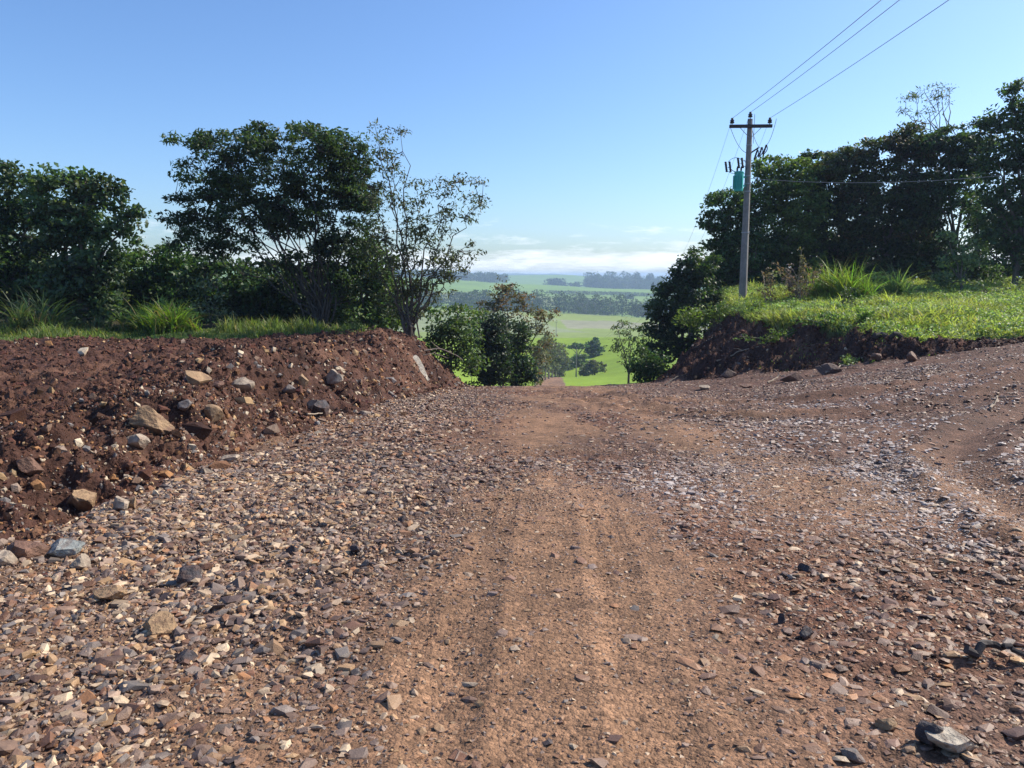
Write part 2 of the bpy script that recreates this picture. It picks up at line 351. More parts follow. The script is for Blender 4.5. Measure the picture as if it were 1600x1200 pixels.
def pal(arr): return np.array(arr, float)
def terrain_cols(x, Y, zone, edge, sd, tm):
    n1 = fbm(x * .6, Y * .6, 201, 4)[:, None]; n2 = fbm(x * 3.1, Y * 3.1, 203, 3)[:, None]; n3 = fbm(x * 11, Y * 11, 205, 2)[:, None]
    brown = pal((.135, .062, .036)); lane = pal((.262, .146, .080)); grey = pal((.145, .094, .070)); red = pal((.074, .035, .024))
    greyw = (sst(-.9, .6, fbm(x * .35, Y * .35, 207, 3) + .5 * ((x < -1) | (x > 4))) * .75)[:, None]
    road = brown * (1 - greyw) + grey * greyw
    road = road * (1 - tm[:, None] * .85) + lane * tm[:, None] * .85
    st_ = fbm((x - .0475 * Y) * 7, Y * .45, 215, 3)[:, None]; road = road * (1 + .13 * st_ * tm[:, None] * (1 - .6 * sst(6, 14, Y))[:, None])
    mud = (sst(3.5, 6, x) * (1 - sst(34, 36, Y)))[:, None] * .8; road = road * (1 - mud) + pal((.112, .056, .038)) * mud
    road = road * (1 + .16 * n1 + .16 * n2 + .14 * n3)
    dirt = red * (1 + .2 * n1 + .28 * n2 + .2 * n3)
    tan = sst(.25, .8, fbm(x * .5, Y * 1.3, 209, 3))[:, None]
    dirt = dirt * (1 - .5 * tan) + pal((.20, .105, .065)) * .5 * tan
    rb = (x > 3)[:, None]
    dirt = np.where(rb, dirt * pal((.9, .95, 1.0)), dirt)
    turf = pal((.085, .13, .035)) * (1 + .25 * n1 + .25 * n2)
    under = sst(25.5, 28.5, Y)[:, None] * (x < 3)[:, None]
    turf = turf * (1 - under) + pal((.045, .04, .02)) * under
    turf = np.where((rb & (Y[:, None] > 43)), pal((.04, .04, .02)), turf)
    # fields
    fld = np.tile(pal((.20, .29, .03)), (len(x), 1))
    def band(a, b): return ((Y >= a + 10 * vn(x * .01, Y * 0, 4)) & (Y < b))[:, None]
    fld = np.where(band(330, 1e9), pal((.20, .25, .06)), fld)
    pasture = (fbm(x * .008 + Y * .001, Y * .006, 301, 3) > .05)[:, None]
    fld = np.where(band(520, 720) & pasture, pal((.22, .25, .12)), fld)
    fld = np.where(band(560, 640) & (x[:, None] > 40), pal((.24, .235, .14)), fld)
    fld = np.where(band(850, 1e9), pal((.155, .23, .045)), fld)
    fld = np.where(band(1000, 1200) & (x[:, None] < 60), pal((.20, .23, .08)), fld)
    fld = np.where(band(1250, 1700) , pal((.15, .24, .035)), fld)
    fld = np.where(band(1700, 2700), pal((.15, .24, .08)), fld)
    fld = np.where(band(2700, 1e9), pal((.06, .10, .05)), fld)
    fld = fld * (1 + .08 * fbm(x * .02, Y * .02, 303, 3)[:, None])
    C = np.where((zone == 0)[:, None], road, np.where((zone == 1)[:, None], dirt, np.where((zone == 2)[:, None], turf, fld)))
    return np.clip(C, .005, .9)

th = np.concatenate([np.linspace(-180, -44, 60)[:-1], np.linspace(-44, 44, 900), np.linspace(44, 180, 60)[1:-1]]) * math.pi / 180
rr = np.concatenate([np.exp(np.arange(math.log(.8), math.log(42), .0055)), np.exp(np.arange(math.log(42), math.log(7200), .014))])
TH, RR = np.meshgrid(th, rr); X = (RR * np.sin(TH)).ravel(); YY = (RR * np.cos(TH)).ravel()
Z, zone, edge, sd_, tm_ = full_h(X, YY)
TC = terrain_cols(X, YY, zone, edge, sd_, tm_)
nr, nc = len(rr), len(th)
I = (np.arange(nr - 1)[:, None] * nc + np.arange(nc)[None]); J = np.arange(nr - 1)[:, None] * nc + (np.arange(nc)[None] + 1) % nc
Q = np.stack([I, J, J + nc, I + nc], -1).reshape(-1, 4)
Vt = np.stack([X, YY, Z], 1)
qz = zone[Q[:, 0]]
def sub(mask, name, mat, extra=None):
    q = Q[mask]; u, inv = np.unique(q, return_inverse=True)
    V = Vt[u]; F = [inv.reshape(q.shape)]; C = TC[u]
    if extra:                                   # close the disc under the camera
        ring = np.searchsorted(u, np.arange(nc)); V = np.vstack([V, [[0, 0, Vt[:nc, 2].mean()]]]); C = np.vstack([C, C[:1]])
        F.append(np.stack([ring, np.full(nc, len(V) - 1), np.roll(ring, -1)], 1))
    mesh_np(name, V, F, mat, None, C, True, 'structure')
sub(qz == 0, 'road', M_ROAD, True)
sub(qz == 1, 'earth_bank', M_DIRT)
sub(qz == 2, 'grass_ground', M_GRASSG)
sub(qz == 3, 'terrain_fields', M_FIELD)
def gz(x, y):
    h = full_h(np.array([float(x)]), np.array([float(y)])); return float(h[0][0])

# ------------------------------------------------------------------ stones (loose gravel = stuff)
def ico(sub_):
    bm = bmesh.new(); bmesh.ops.create_icosphere(bm, subdivisions=sub_, radius=1.0)
    V = np.array([v.co[:] for v in bm.verts]); F = np.array([[v.index for v in f.verts] for f in bm.faces]); bm.free(); return V, F
ICO = {k: ico(k) for k in (1, 2, 3, 5)}
def rock_shape(k, rng, planes=7, lo=.5, hi=.85, rough=.0):
    V, F = ICO[k]; V = V.copy()
    for _ in range(planes):
        n = rng.normal(size=3); n /= np.linalg.norm(n); d = rng.uniform(lo, hi)
        t = np.maximum(V @ n - d, 0); V -= t[:, None] * n
    if rough:
        r = fbm(V[:, 0] * 2 + V[:, 2] * 1.3, V[:, 1] * 2 - V[:, 2] * .7, int(rng.integers(999)), 4)
        V *= (1 + rough * r)[:, None]
    return V, F
def hull_shape(rng, n):
    bm = bmesh.new()
    for p in rng.normal(size=(n, 3)):
        p = p / np.linalg.norm(p) * rng.uniform(.8, 1.05); bm.verts.new(p)
    bmesh.ops.convex_hull(bm, input=bm.verts)
    bmesh.ops.delete(bm, geom=[v for v in bm.verts if not v.link_faces], context='VERTS')
    bm.verts.index_update(); bmesh.ops.triangulate(bm, faces=bm.faces[:]); bm.verts.index_update()
    V = np.array([v.co[:] for v in bm.verts]); F = np.array([[v.index for v in f.verts] for f in bm.faces]); bm.free(); return V, F
rng = np.random.default_rng(7)
def block_shape(rng, extra):
    """broken stone: the hull of a skewed box with chipped corners"""
    bm = bmesh.new(); c = np.array([(x, y, z) for x in (-1, 1) for y in (-1, 1) for z in (-1, 1)], float)
    c = c * rng.uniform(.45, .8, (8, 3)) + rng.normal(size=(8, 3)) * .10
    q = rng.normal(size=(extra, 3)); q = q / np.linalg.norm(q, axis=1)[:, None] * rng.uniform(.75, 1.0, (extra, 1))
    for p in np.vstack([c, q]): bm.verts.new(p)
    bmesh.ops.convex_hull(bm, input=bm.verts)
    bmesh.ops.delete(bm, geom=[v for v in bm.verts if not v.link_faces], context='VERTS')
    bm.verts.index_update(); bmesh.ops.triangulate(bm, faces=bm.faces[:]); bm.verts.index_update()
    V = np.array([v.co[:] for v in bm.verts]); F = np.array([[v.index for v in f.verts] for f in bm.faces]); bm.free(); return V, F
TEMPL_LO = [hull_shape(rng, 8) for _ in range(12)] + [block_shape(rng, 1) for _ in range(16)]
TEMPL_HI = [rock_shape(1, rng, 8, .38, .72, .05) for _ in range(36)] + [block_shape(rng, 6) for _ in range(8)]
def euler_mats(a, b, c):
    ca, sa, cb, sb, cc, s_ = np.cos(a), np.sin(a), np.cos(b), np.sin(b), np.cos(c), np.sin(c)
    z = np.zeros_like(a); o = z + 1
    Rx = np.stack([np.stack([o, z, z], -1), np.stack([z, ca, -sa], -1), np.stack([z, sa, ca], -1)], -2)
    Ry = np.stack([np.stack([cb, z, sb], -1), np.stack([z, o, z], -1), np.stack([-sb, z, cb], -1)], -2)
    Rz = np.stack([np.stack([cc, -s_, z], -1), np.stack([s_, cc, z], -1), np.stack([z, z, o], -1)], -2)
    return Rz @ Ry @ Rx
def scatter(pos, size, tilt, flat, cols, templ, rng, earthy=1.0):
    """pos (n,3) size (n,) -> V,F,C arrays of joined stones"""
    n = len(pos); idx = rng.integers(len(templ), size=n); VV, FF, CC = [], [], []; base = 0; soil = pal((.15, .078, .046))
    Rm = euler_mats(rng.normal(size=n) * tilt, rng.normal(size=n) * tilt, rng.uniform(0, 6.28, n))
    S = np.stack([size * rng.uniform(.8, 1.3, n), size * rng.uniform(.55, .95, n), size * flat * rng.uniform(.7, 1.3, n)], 1) / 2
    pre = euler_mats(rng.uniform(0, 6.28, n), rng.uniform(0, 6.28, n), rng.uniform(0, 6.28, n))
    for t, (V, F) in enumerate(templ):
        m = np.where(idx == t)[0]
        if not len(m): continue
        P_ = np.einsum('nij,vj->nvi', pre[m], V) * S[m][:, None]
        P_ = np.einsum('nij,nvj->nvi', Rm[m], P_); zn = P_[..., 2] / (size[m] * .5 * np.broadcast_to(flat, (n,))[m])[:, None]
        cl = (np.clip(.45 - zn * .75, 0, .85) * rng.uniform(.25, 1.0, (len(m), 1)) * earthy)[..., None]; P_ = P_ + pos[m][:, None]
        VV.append(P_.reshape(-1, 3)); FF.append((F[None] + (np.arange(len(m)) * len(V))[:, None, None]).reshape(-1, 3) + base)
        CC.append((cols[m][:, None] * (1 - cl) + soil * cl).reshape(-1, 3)); base += len(m) * len(V)
    return np.vstack(VV), np.vstack(FF), np.vstack(CC)
PAL = pal([(.21, .14, .10), (.44, .29, .15), (.38, .19, .08), (.20, .18, .165), (.58, .47, .33), (.05, .042, .042), (.22, .11, .06), (.34, .25, .19), (.12, .07, .05), (.25, .19, .16)])
def stone_cols(x, y, rng):
    n = len(x)
    left = np.array([.11, .17, .06, .12, .17, .06, .07, .16, .04, .04]); right = np.array([.12, .20, .17, .04, .12, .02, .14, .08, .08, .03]); far = np.array([.14, .05, .05, .12, .09, .03, .15, .15, .07, .15])
    u = rng.random(n)
    wts = [left / left.sum(), right / right.sum(), far / far.sum()]
    sel = np.where(x + .9 * fbm(x * .9, y * .5, 421, 3) + rng.normal(size=n) * .5 < -.3 + .0475 * y, 0, 1); sel = np.where((y > 8) & (rng.random(n) < .75), 2, sel)
    i = np.zeros(n, int)
    for k in range(3):
        cs = np.cumsum(wts[k]); m = sel == k; i[m] = np.searchsorted(cs, u[m]).clip(0, 9)
    C = PAL[i] * rng.uniform(.5, 1.15, (n, 1)) * pal((1, .91, .82))
    pale = (np.exp(-((x - 5.4 - .5 * (y - 10)) / 2.6) ** 2 - ((y - 12.5) / 6.5) ** 2) * 2.6 * sst(-.4, .3, fbm(x * .8, y * .8, 401, 3)) * (.45 + .55 * np.exp(-((arc_dist(x, y) - .8) / .4) ** 2))) + np.exp(-((x - 1.6) / .4) ** 2 - ((y - 7.4) / .8) ** 2) * 1.6  # pale patches: glints of sky on wet stones, painted into the stone colour
    glint = np.clip(pale * rng.random(n) * 1.6, 0, 1)[:, None]
    C = C * (1 - glint) + pal((.50, .43, .38)) * glint * rng.uniform(.8, 1.15, (n, 1))
    dust = (rng.random(n) ** 1.3 * (.30 + .42 * sst(-2.6, .6, x + .5 * fbm(x * .8, y * .5, 423, 3))))[:, None]
    return C * (1 - dust) + pal((.155, .076, .046)) * dust
def fan_points(n, r0, r1, rng, th0=-42, th1=42):
    r = np.sqrt(rng.uniform(r0 ** 2, r1 ** 2, n)); t = rng.uniform(th0, th1, n) * math.pi / 180
    return r * np.sin(t), r * np.cos(t)
def dens_road(x, y, tm):
    xw = x + .55 * fbm(x * .8, y * .45, 425, 4)
    d = .38 + .95 * (1 - sst(-2.1, .1, xw - .0475 * y)) * (1 - .5 * sst(14, 30, y))
    d = d + .35 * sst(.9, 2.2, x - .05 * y)
    d = d * (.55 + .6 * sst(-.5, .6, fbm(x * .55, y * .55, 411, 3)))
    return np.clip(d, 0, 1) * (1 - .93 * tm)
def gravel(n, r0, r1, smin, smax, power, flat, tilt, templ, embed, dpow=1.0, floor=0.0):
    x, y = fan_points(n, r0, r1, rng)
    h, z, e, s, tm = full_h(x, y); d = dens_road(x, y, tm) ** dpow + floor
    k = (z == 0) & (rng.random(n) < d); x, y, h = x[k], y[k], h[k]
    sz = smin + (smax - smin) * rng.random(len(x)) ** power
    kx = sst(-1.6, .8, x + .5 * fbm(x * .8, y * .5, 427, 3)); fl = flat * (1 - .3 * kx); pos = np.stack([x, y, h + sz * embed * (1 - .7 * kx)], 1)
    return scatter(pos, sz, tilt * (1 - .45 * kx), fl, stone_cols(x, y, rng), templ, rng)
def join(parts):
    V, F, C, b = [], [], [], 0
    for v, f, c in parts: V.append(v); F.append(f + b); C.append(c); b += len(v)
    return np.vstack(V), np.vstack(F), np.vstack(C)
def stuff(name, label, cat, parts, mat, smooth=False):
    V, F, C = join(parts); o = mesh_np(name, V, F, mat, None, C, smooth); return tag(o, label, cat, None, 'stuff')
G = []
G.append(gravel(66000, 2.2, 9, .025, .11, 2.0, .46, .26, TEMPL_HI, .035))
G.append(gravel(900, 2.2, 9, .10, .16, 1.5, .42, .2, TEMPL_HI, .0))
G.append(gravel(150000, 2.0, 10, .010, .034, 1.3, .6, .5, TEMPL_LO, .12, .6, .12))
G.append(gravel(170000, 8.5, 22, .022, .105, 1.8, .48, .28, TEMPL_LO, .05))
G.append(gravel(110000, 20, 38, .03, .11, 1.8, .45, .26, TEMPL_LO, .04))
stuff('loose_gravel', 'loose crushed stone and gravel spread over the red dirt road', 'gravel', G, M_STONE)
# clods and rubble on the bare earth of both banks
def clods(n, r0, r1, smin, smax, power, templ, embed, stone_frac):
    x, y = fan_points(n, r0, r1, rng); h, z, e, s, tm = full_h(x, y)
    dd = np.where(x < 3, .45 + .55 * np.exp(-((e - 1.5) / 2.2) ** 2), 1.0)
    k = ((z == 1) | ((z == 0) & (e > -1.1) & (x < 0) & (rng.random(n) < .35 * np.exp(np.minimum(e, 0) * 2.2)))) & (rng.random(n) < dd); x, y, h, e = x[k], y[k], h[k], e[k]; m = len(x)
    sz = smin + (smax - smin) * rng.random(m) ** power
    C = pal((.080, .036, .024)) * rng.uniform(.5, 1.6, (m, 1)) * (1 + .15 * rng.normal(size=(m, 3)) * .4)
    st = rng.random(m) < stone_frac * np.where(x < 3, 1.9 * np.exp(-((e - .5) / 1.8) ** 2) + .2, .3)
    C[st] = PAL[rng.choice([1, 2, 4, 3, 7, 0, 6], st.sum())] * rng.uniform(.7, 1.15, (st.sum(), 1))
    pos = np.stack([x, y, h + sz * embed], 1)
    return scatter(pos, sz, .8, .75, np.clip(C, .01, .8), templ, rng)
CL = [clods(16000, 3.5, 13, .03, .15, 2.8, TEMPL_HI, .04, .34), clods(90000, 3.5, 14, .012, .05, 1.3, TEMPL_LO, .12, .2),
      clods(120000, 12, 36, .035, .17, 3.0, TEMPL_LO, .05, .25), clods(2200, 6, 34, .14, .40, 2.5, TEMPL_HI, -.06, .10)]
stuff('earth_rubble', 'crumbled red earth clods and rubble covering the road banks', 'rubble', CL, M_CLOD)

# ------------------------------------------------------------------ single rocks
def ground_px(px, py):
    """where the ray through a pixel first meets the ground"""
    d = at(px, py, 1.0) - np.array((0, 0, EYE)); Y = np.concatenate([np.arange(1.5, 60, .03)])
    h, *_ = full_h(d[0] * Y, Y); z = EYE + d[2] * Y; k = np.argmax(h > z); return np.array((d[0] * Y[k], Y[k], h[k]))
def rock(px, py, wpx, hpx, col, label, seed, cat='rock', dep=.8, planes=9, rough=.06, rz=None, group='larger rocks lying on the road and its banks', tilt=.15, name='rock'):
    r = np.random.default_rng(seed); p = ground_px(px, py + hpx * .32); m = np.linalg.norm(p - (0, 0, EYE)) / FPX
    V, F = rock_shape(5 if wpx > 45 else 3, r, planes + 5, .38, .74, rough)
    V = V @ euler_mats(*[np.array([q]) for q in (r.uniform(0, 6), r.uniform(0, 6), r.uniform(0, 6))])[0].T
    if wpx > 24: V *= (1 + .035 * fbm(V[:, 0] * 6 + 3, V[:, 1] * 6 + V[:, 2] * 5, seed + 3, 4))[:, None]
    V = V / (V.max(0) - V.min(0)) * (wpx * m, wpx * m * dep, hpx * m * 1.25)
    E = euler_mats(np.array([r.normal() * tilt]), np.array([r.normal() * tilt]), np.array([r.uniform(-.5, .5) if rz is None else rz]))[0]
    V = V @ E.T; V[:, 2] += hpx * m * .30
    n = fbm(V[:, 0] * 9 / (wpx * m), V[:, 1] * 9 / (wpx * m) + V[:, 2] * 7, seed, 3)[:, None]
    C = np.clip(pal(col) * (1 + .22 * n), .01, .9)
    low = np.clip(sst(hpx * m * .3, 0, V[:, 2]) + .6 * (fbm(V[:, 0] * 14 / (wpx * m), V[:, 2] * 14 / (wpx * m), seed + 9, 3) > .25), 0, 1)[:, None] * .65; C = C * (1 - low) + pal((.14, .07, .045)) * low      # earth stuck to the foot
    o = mesh_np(name, V, [F], M_ROCK, None, C, False); o.location = p; tag(o, label, cat, group); return o
TANR, GREYR, DARKR, PALE, BRN, BLUE = (.30, .19, .10), (.18, .15, .13), (.05, .042, .045), (.33, .26, .19), (.16, .085, .055), (.24, .25, .23)
ROCKS = [
 (238, 664, 54, 38, (.27, .17, .09), 'large tan boulder half buried high in the left red earth bank', 11),
 (133, 788, 46, 30, TANR, 'rounded tan boulder on the red earth at lower left, above the flat grey slab', 12),
 (308, 594, 38, 20, TANR, 'tan boulder in the middle of the left bank, below the big shrub', 13),
 (375, 602, 36, 20, PALE, 'long pale rounded stone in the upper left bank, beside the tan boulder', 14),
 (342, 605, 26, 12, BRN, 'low brown stone between the tan boulder and the long pale stone', 15),
 (500, 640, 30, 27, DARKR, 'dark upright stone at the foot of the left bank near the gravel', 16),
 (488, 636, 26, 15, PALE, 'small cream stone just behind the dark upright stone', 17),
 (40, 862, 50, 26, BRN, 'angular brown block on the earth at the far left, beside the flat grey slab', 18),
 (100, 862, 46, 22, BLUE, 'flat grey green slab lying on the earth at lower left', 19),
 (10, 876, 34, 20, PALE, 'pale broken stone at the left edge of the picture', 20),
 (126, 884, 26, 20, PALE, 'small pale angular stone just below the grey green slab', 21),
 (188, 790, 34, 20, PALE, 'cream angular stone right of the rounded tan boulder', 22),
 (206, 790, 16, 16, TANR, 'small tan upright stone beside the cream angular stone', 23),
 (216, 692, 40, 18, PALE, 'pale pointed stone right below the large tan boulder', 24),
 (332, 654, 30, 24, TANR, 'tan slab leaning in the left bank, right of the large tan boulder', 25),
 (288, 642, 22, 14, GREYR, 'grey stone above the leaning tan slab', 26),
 (45, 735, 32, 24, BRN, 'round brown clod like stone at the left above the rounded tan boulder', 27),
 (322, 737, 18, 14, PALE, 'small white oval stone where the bank meets the gravel', 28),
 (362, 718, 30, 10, PALE, 'thin pale flat stone at the foot of the left bank', 29),
 (474, 597, 18, 20, TANR, 'tan upright stone in the far left bank', 30),
 (520, 594, 34, 20, PALE, 'pale square slab set in the far left bank', 31),
 (450, 612, 24, 12, GREYR, 'low grey stone left of the pale square slab', 32),
 (570, 646, 18, 9, PALE, 'little pale stone on gravel near the dark upright stone', 33),
 (300, 905, 34, 20, DARKR, 'dark stone with a pale top in the left gravel', 34),
 (170, 925, 50, 18, TANR, 'long tan stone in the left gravel', 35),
 (255, 985, 50, 20, TANR, 'long buff flat stone in the gravel at lower left', 36),
 (460, 863, 18, 14, DARKR, 'small black stone alone in the left gravel', 37),
 (555, 862, 15, 14, DARKR, 'black stone at the left edge of the wheel lane', 38),
 (627, 813, 14, 12, DARKR, 'black stone higher up beside the wheel lane', 39),
 (1260, 890, 22, 13, DARKR, 'dark brown stone in the right gravel, nearest the wheel lane', 40),
 (1222, 970, 13, 13, DARKR, 'small round black stone on the right of the road', 41),
 (1260, 992, 22, 16, DARKR, 'dark stone just right of the small round black stone', 42),
 (1455, 1158, 36, 30, DARKR, 'dark stone at the lower right corner, left of the long cream rock', 43),
 (1490, 1165, 66, 24, (.40, .34, .26), 'long cream rock at the lower right corner of the road', 44),
 (1380, 1135, 30, 12, TANR, 'orange flat stone at lower right, left of the dark stone', 45),
 (1330, 1180, 32, 18, GREYR, 'grey brown flat stone at the bottom edge right of centre', 46),
 (290, 1030, 30, 16, DARKR, 'dark flat stone low in the left gravel', 47),
 (570, 885, 14, 9, GREYR, 'grey pebble by the left edge of the wheel lane', 48),
 (1372, 562, 16, 9, BRN, 'brown clod at the edge of the right side road', 49),
 (1425, 560, 22, 13, BRN, 'dark earth lump where the side road meets the grass', 50),
]
for a in ROCKS: rock(*a)
# pale planed strip of fresh rock on the far left bank
def slab():
    p0 = ground_px(645, 558); p1 = ground_px(668, 595)
    b = MB(); d = p1 - p0; L_ = np.linalg.norm(d); d /= L_; s = np.cross(d, (0, -.6, .8)); s /= np.linalg.norm(s); n = np.cross(s, d)
    if n[2] < 0: n = -n
    r = np.random.default_rng(4); k = 9; V = []
    for i in range(k):
        t = i / (k - 1); c = p0 + d * L_ * t; wv = (.13 + .05 * math.sin(t * 5)) * (1 - .3 * t)
        for a_, h_ in ((-1, -.1), (-.9, .07), (.85, .09), (1, -.1)): V.append(c + s * wv * (a_ + r.normal() * .08) + n * (h_ + .015 * r.normal()))
    V = np.array(V); i = np.arange(k - 1)[:, None] * 4; j = np.arange(3)[None]
    Qs = np.stack([i + j, i + j + 1, i + j + 5, i + j + 4], -1).reshape(-1, 4)
    o = mesh_np('rock_slab', V, [Qs, np.array([[0, 1, 2, 3], [4 * k - 1, 4 * k - 2, 4 * k - 3, 4 * k - 4]])], M_ROCK, None, np.tile(pal((.52, .46, .36)), (len(V), 1)), off=p0)
    tag(o, 'long narrow cream slab leaning down the far end of the left bank', 'rock slab')
slab()
def stick(pts, rad, label, name='dead_branch', cat='branch', mat=None, twigs=0, lift=.03, far=None):
    P3 = [(ground_px(a, b) + (0, 0, lift + c)) if far is None else at(a, b, far + c) for a, b, c in pts]; P3 = np.array(P3)
    t = np.linspace(0, 1, 14); tt = np.linspace(0, 1, len(P3)); r = np.random.default_rng(len(label))
    C_ = np.stack([np.interp(t, tt, P3[:, k]) for k in range(3)], 1) + r.normal(size=(14, 3)) * rad * .5
    b = MB(); b.tube(C_, rad * (1 - .55 * t), 7)
    for q in range(twigs):
        i = r.integers(2, 11); e = C_[i] + r.normal(size=3) * (.22, .22, .08) + (0, 0, .08); b.tube([C_[i], (C_[i] + e) / 2 + r.normal(size=3) * .03, e], [rad * .5, rad * .35, rad * .15], 5)
    o = b.build(name, mat or M_DRYW, off=C_[0]); tag(o, label, cat)
stick([(1515, 1036, 0), (1545, 1026, .04), (1575, 1032, .03), (1610, 1042, 0)], .022, 'dark curved piece of bark lying on stones at the right edge', mat=M_WOOD)
stick([(1365, 533, .05), (1400, 531, .05), (1432, 533, .05)], .10, 'dark log lying in the short grass above the side road', 'log', 'log', M_WOOD)
stick([(195, 757, .02), (238, 752, .02)], .015, 'thin pale stick lying on the earth above the left gravel')
stick([(660, 548, .25), (690, 545, .3), (705, 552, .2), (722, 562, .0)], .03, 'pale bare root sticking out at the end of the left bank', 'root', 'root', None, 4, far=27.6)
stick([(655, 556, .1), (680, 552, .2), (700, 560, .05)], .022, 'thinner bare root below the pale one at the bank end', 'root', 'root', None, 3, far=27.4)
stick([(480, 655, .02), (520, 650, .03)], .012, 'thin twig lying among stones below the dark upright stone')
stick([(1548, 642, .01), (1558, 630, .06), (1590, 626, .03)], .02, 'pale forked twig lying on the side road at the right', twigs=3)

for k_, (a_, b_, lb) in enumerate([((1085, 548), (1150, 520), 'thin dark root hanging out high on the right cut'), ((1120, 570), (1185, 545), 'bent brown root lying across the middle of the right cut'),
                                  ((1290, 585), (1340, 575), 'short pale broken root at the foot of the right cut, nearest the side road'), ((1200, 600), (1236, 592), 'small pale root piece at the foot of the right cut by the road'), ((1040, 603), (1075, 590), 'dark stick at the road dip end of the right cut')]):
    stick([(a_[0], a_[1], .02), ((a_[0] + b_[0]) / 2, (a_[1] + b_[1]) / 2 - 3, .08), (b_[0], b_[1], .02)], .03, lb, 'root', 'root', M_WOOD if 'dark' in lb else None, 2)
for a_ in [(1240, 590, 34, 14, BRN, 'brown earth covered stone at the foot of the right cut', 60), (1165, 604, 22, 9, BRN, 'low reddish stone where the right cut meets the gravel', 61), (1300, 578, 40, 15, (.12, .075, .055), 'broad dark earth lump below the grass mound of the right cut', 62),
           (1100, 606, 18, 8, PALE, 'little pale stone at the foot of the right cut', 63), (1140, 585, 26, 14, (.12, .075, .055), 'dark clod sitting low on the right cut', 64)]: rock(*a_)
# ------------------------------------------------------------------ foliage
def leaves(cent, n_per, spread, size, aspect, rng, cols, droop=0.0, up=.5, jit=.5):
    """cent (m,3) cluster centres -> leaf quads"""
    m = len(cent); n = m * n_per; c = np.repeat(cent, n_per, 0)
    sp = np.repeat(np.broadcast_to(spread, (m,)), n_per)[:, None]
    o = rng.normal(size=(n, 3)); o /= np.linalg.norm(o, axis=1)[:, None]; rad = rng.random(n)[:, None] ** .5
    c = c + o * rad * sp * (1.25, 1.25, .62)
    nrm = rng.normal(size=(n, 3)) * (1 - up) + np.array((0, 0, 1)) * up; nrm /= np.linalg.norm(nrm, axis=1)[:, None]
    d = o + rng.normal(size=(n, 3)) * .7; d[:, 2] -= droop; d -= nrm * (d * nrm).sum(1)[:, None]; d /= np.linalg.norm(d, axis=1)[:, None] + 1e-9
    s = np.cross(nrm, d); L_ = (size * rng.uniform(1 - jit, 1 + jit, n))[:, None]; W_ = L_ * aspect
    fold = nrm * L_ * .10
    V = np.stack([c - d * L_ * .5, c + s * W_ * .5 + fold, c + d * L_ * .5 - nrm * L_ * .12, c - s * W_ * .5 + fold], 1).reshape(-1, 3)
    i = np.arange(n)[:, None] * 4; T = np.concatenate([i + np.array([[0, 1, 3]]), i + np.array([[1, 2, 3]])], 0)
    cc = np.repeat(cols, n_per, 0) * rng.uniform(.55, 1.5, (n, 1)) * (1 + rng.normal(size=(n, 1)) * .15 * np.array([[1, .2, -.3]]))
    C = np.repeat(np.clip(cc, .004, .8), 4, 0)
    return V, T, C
def bez(a, b, c, n=8):
    t = np.linspace(0, 1, n)[:, None]; return (1 - t) ** 2 * a + 2 * t * (1 - t) * b + t * t * c
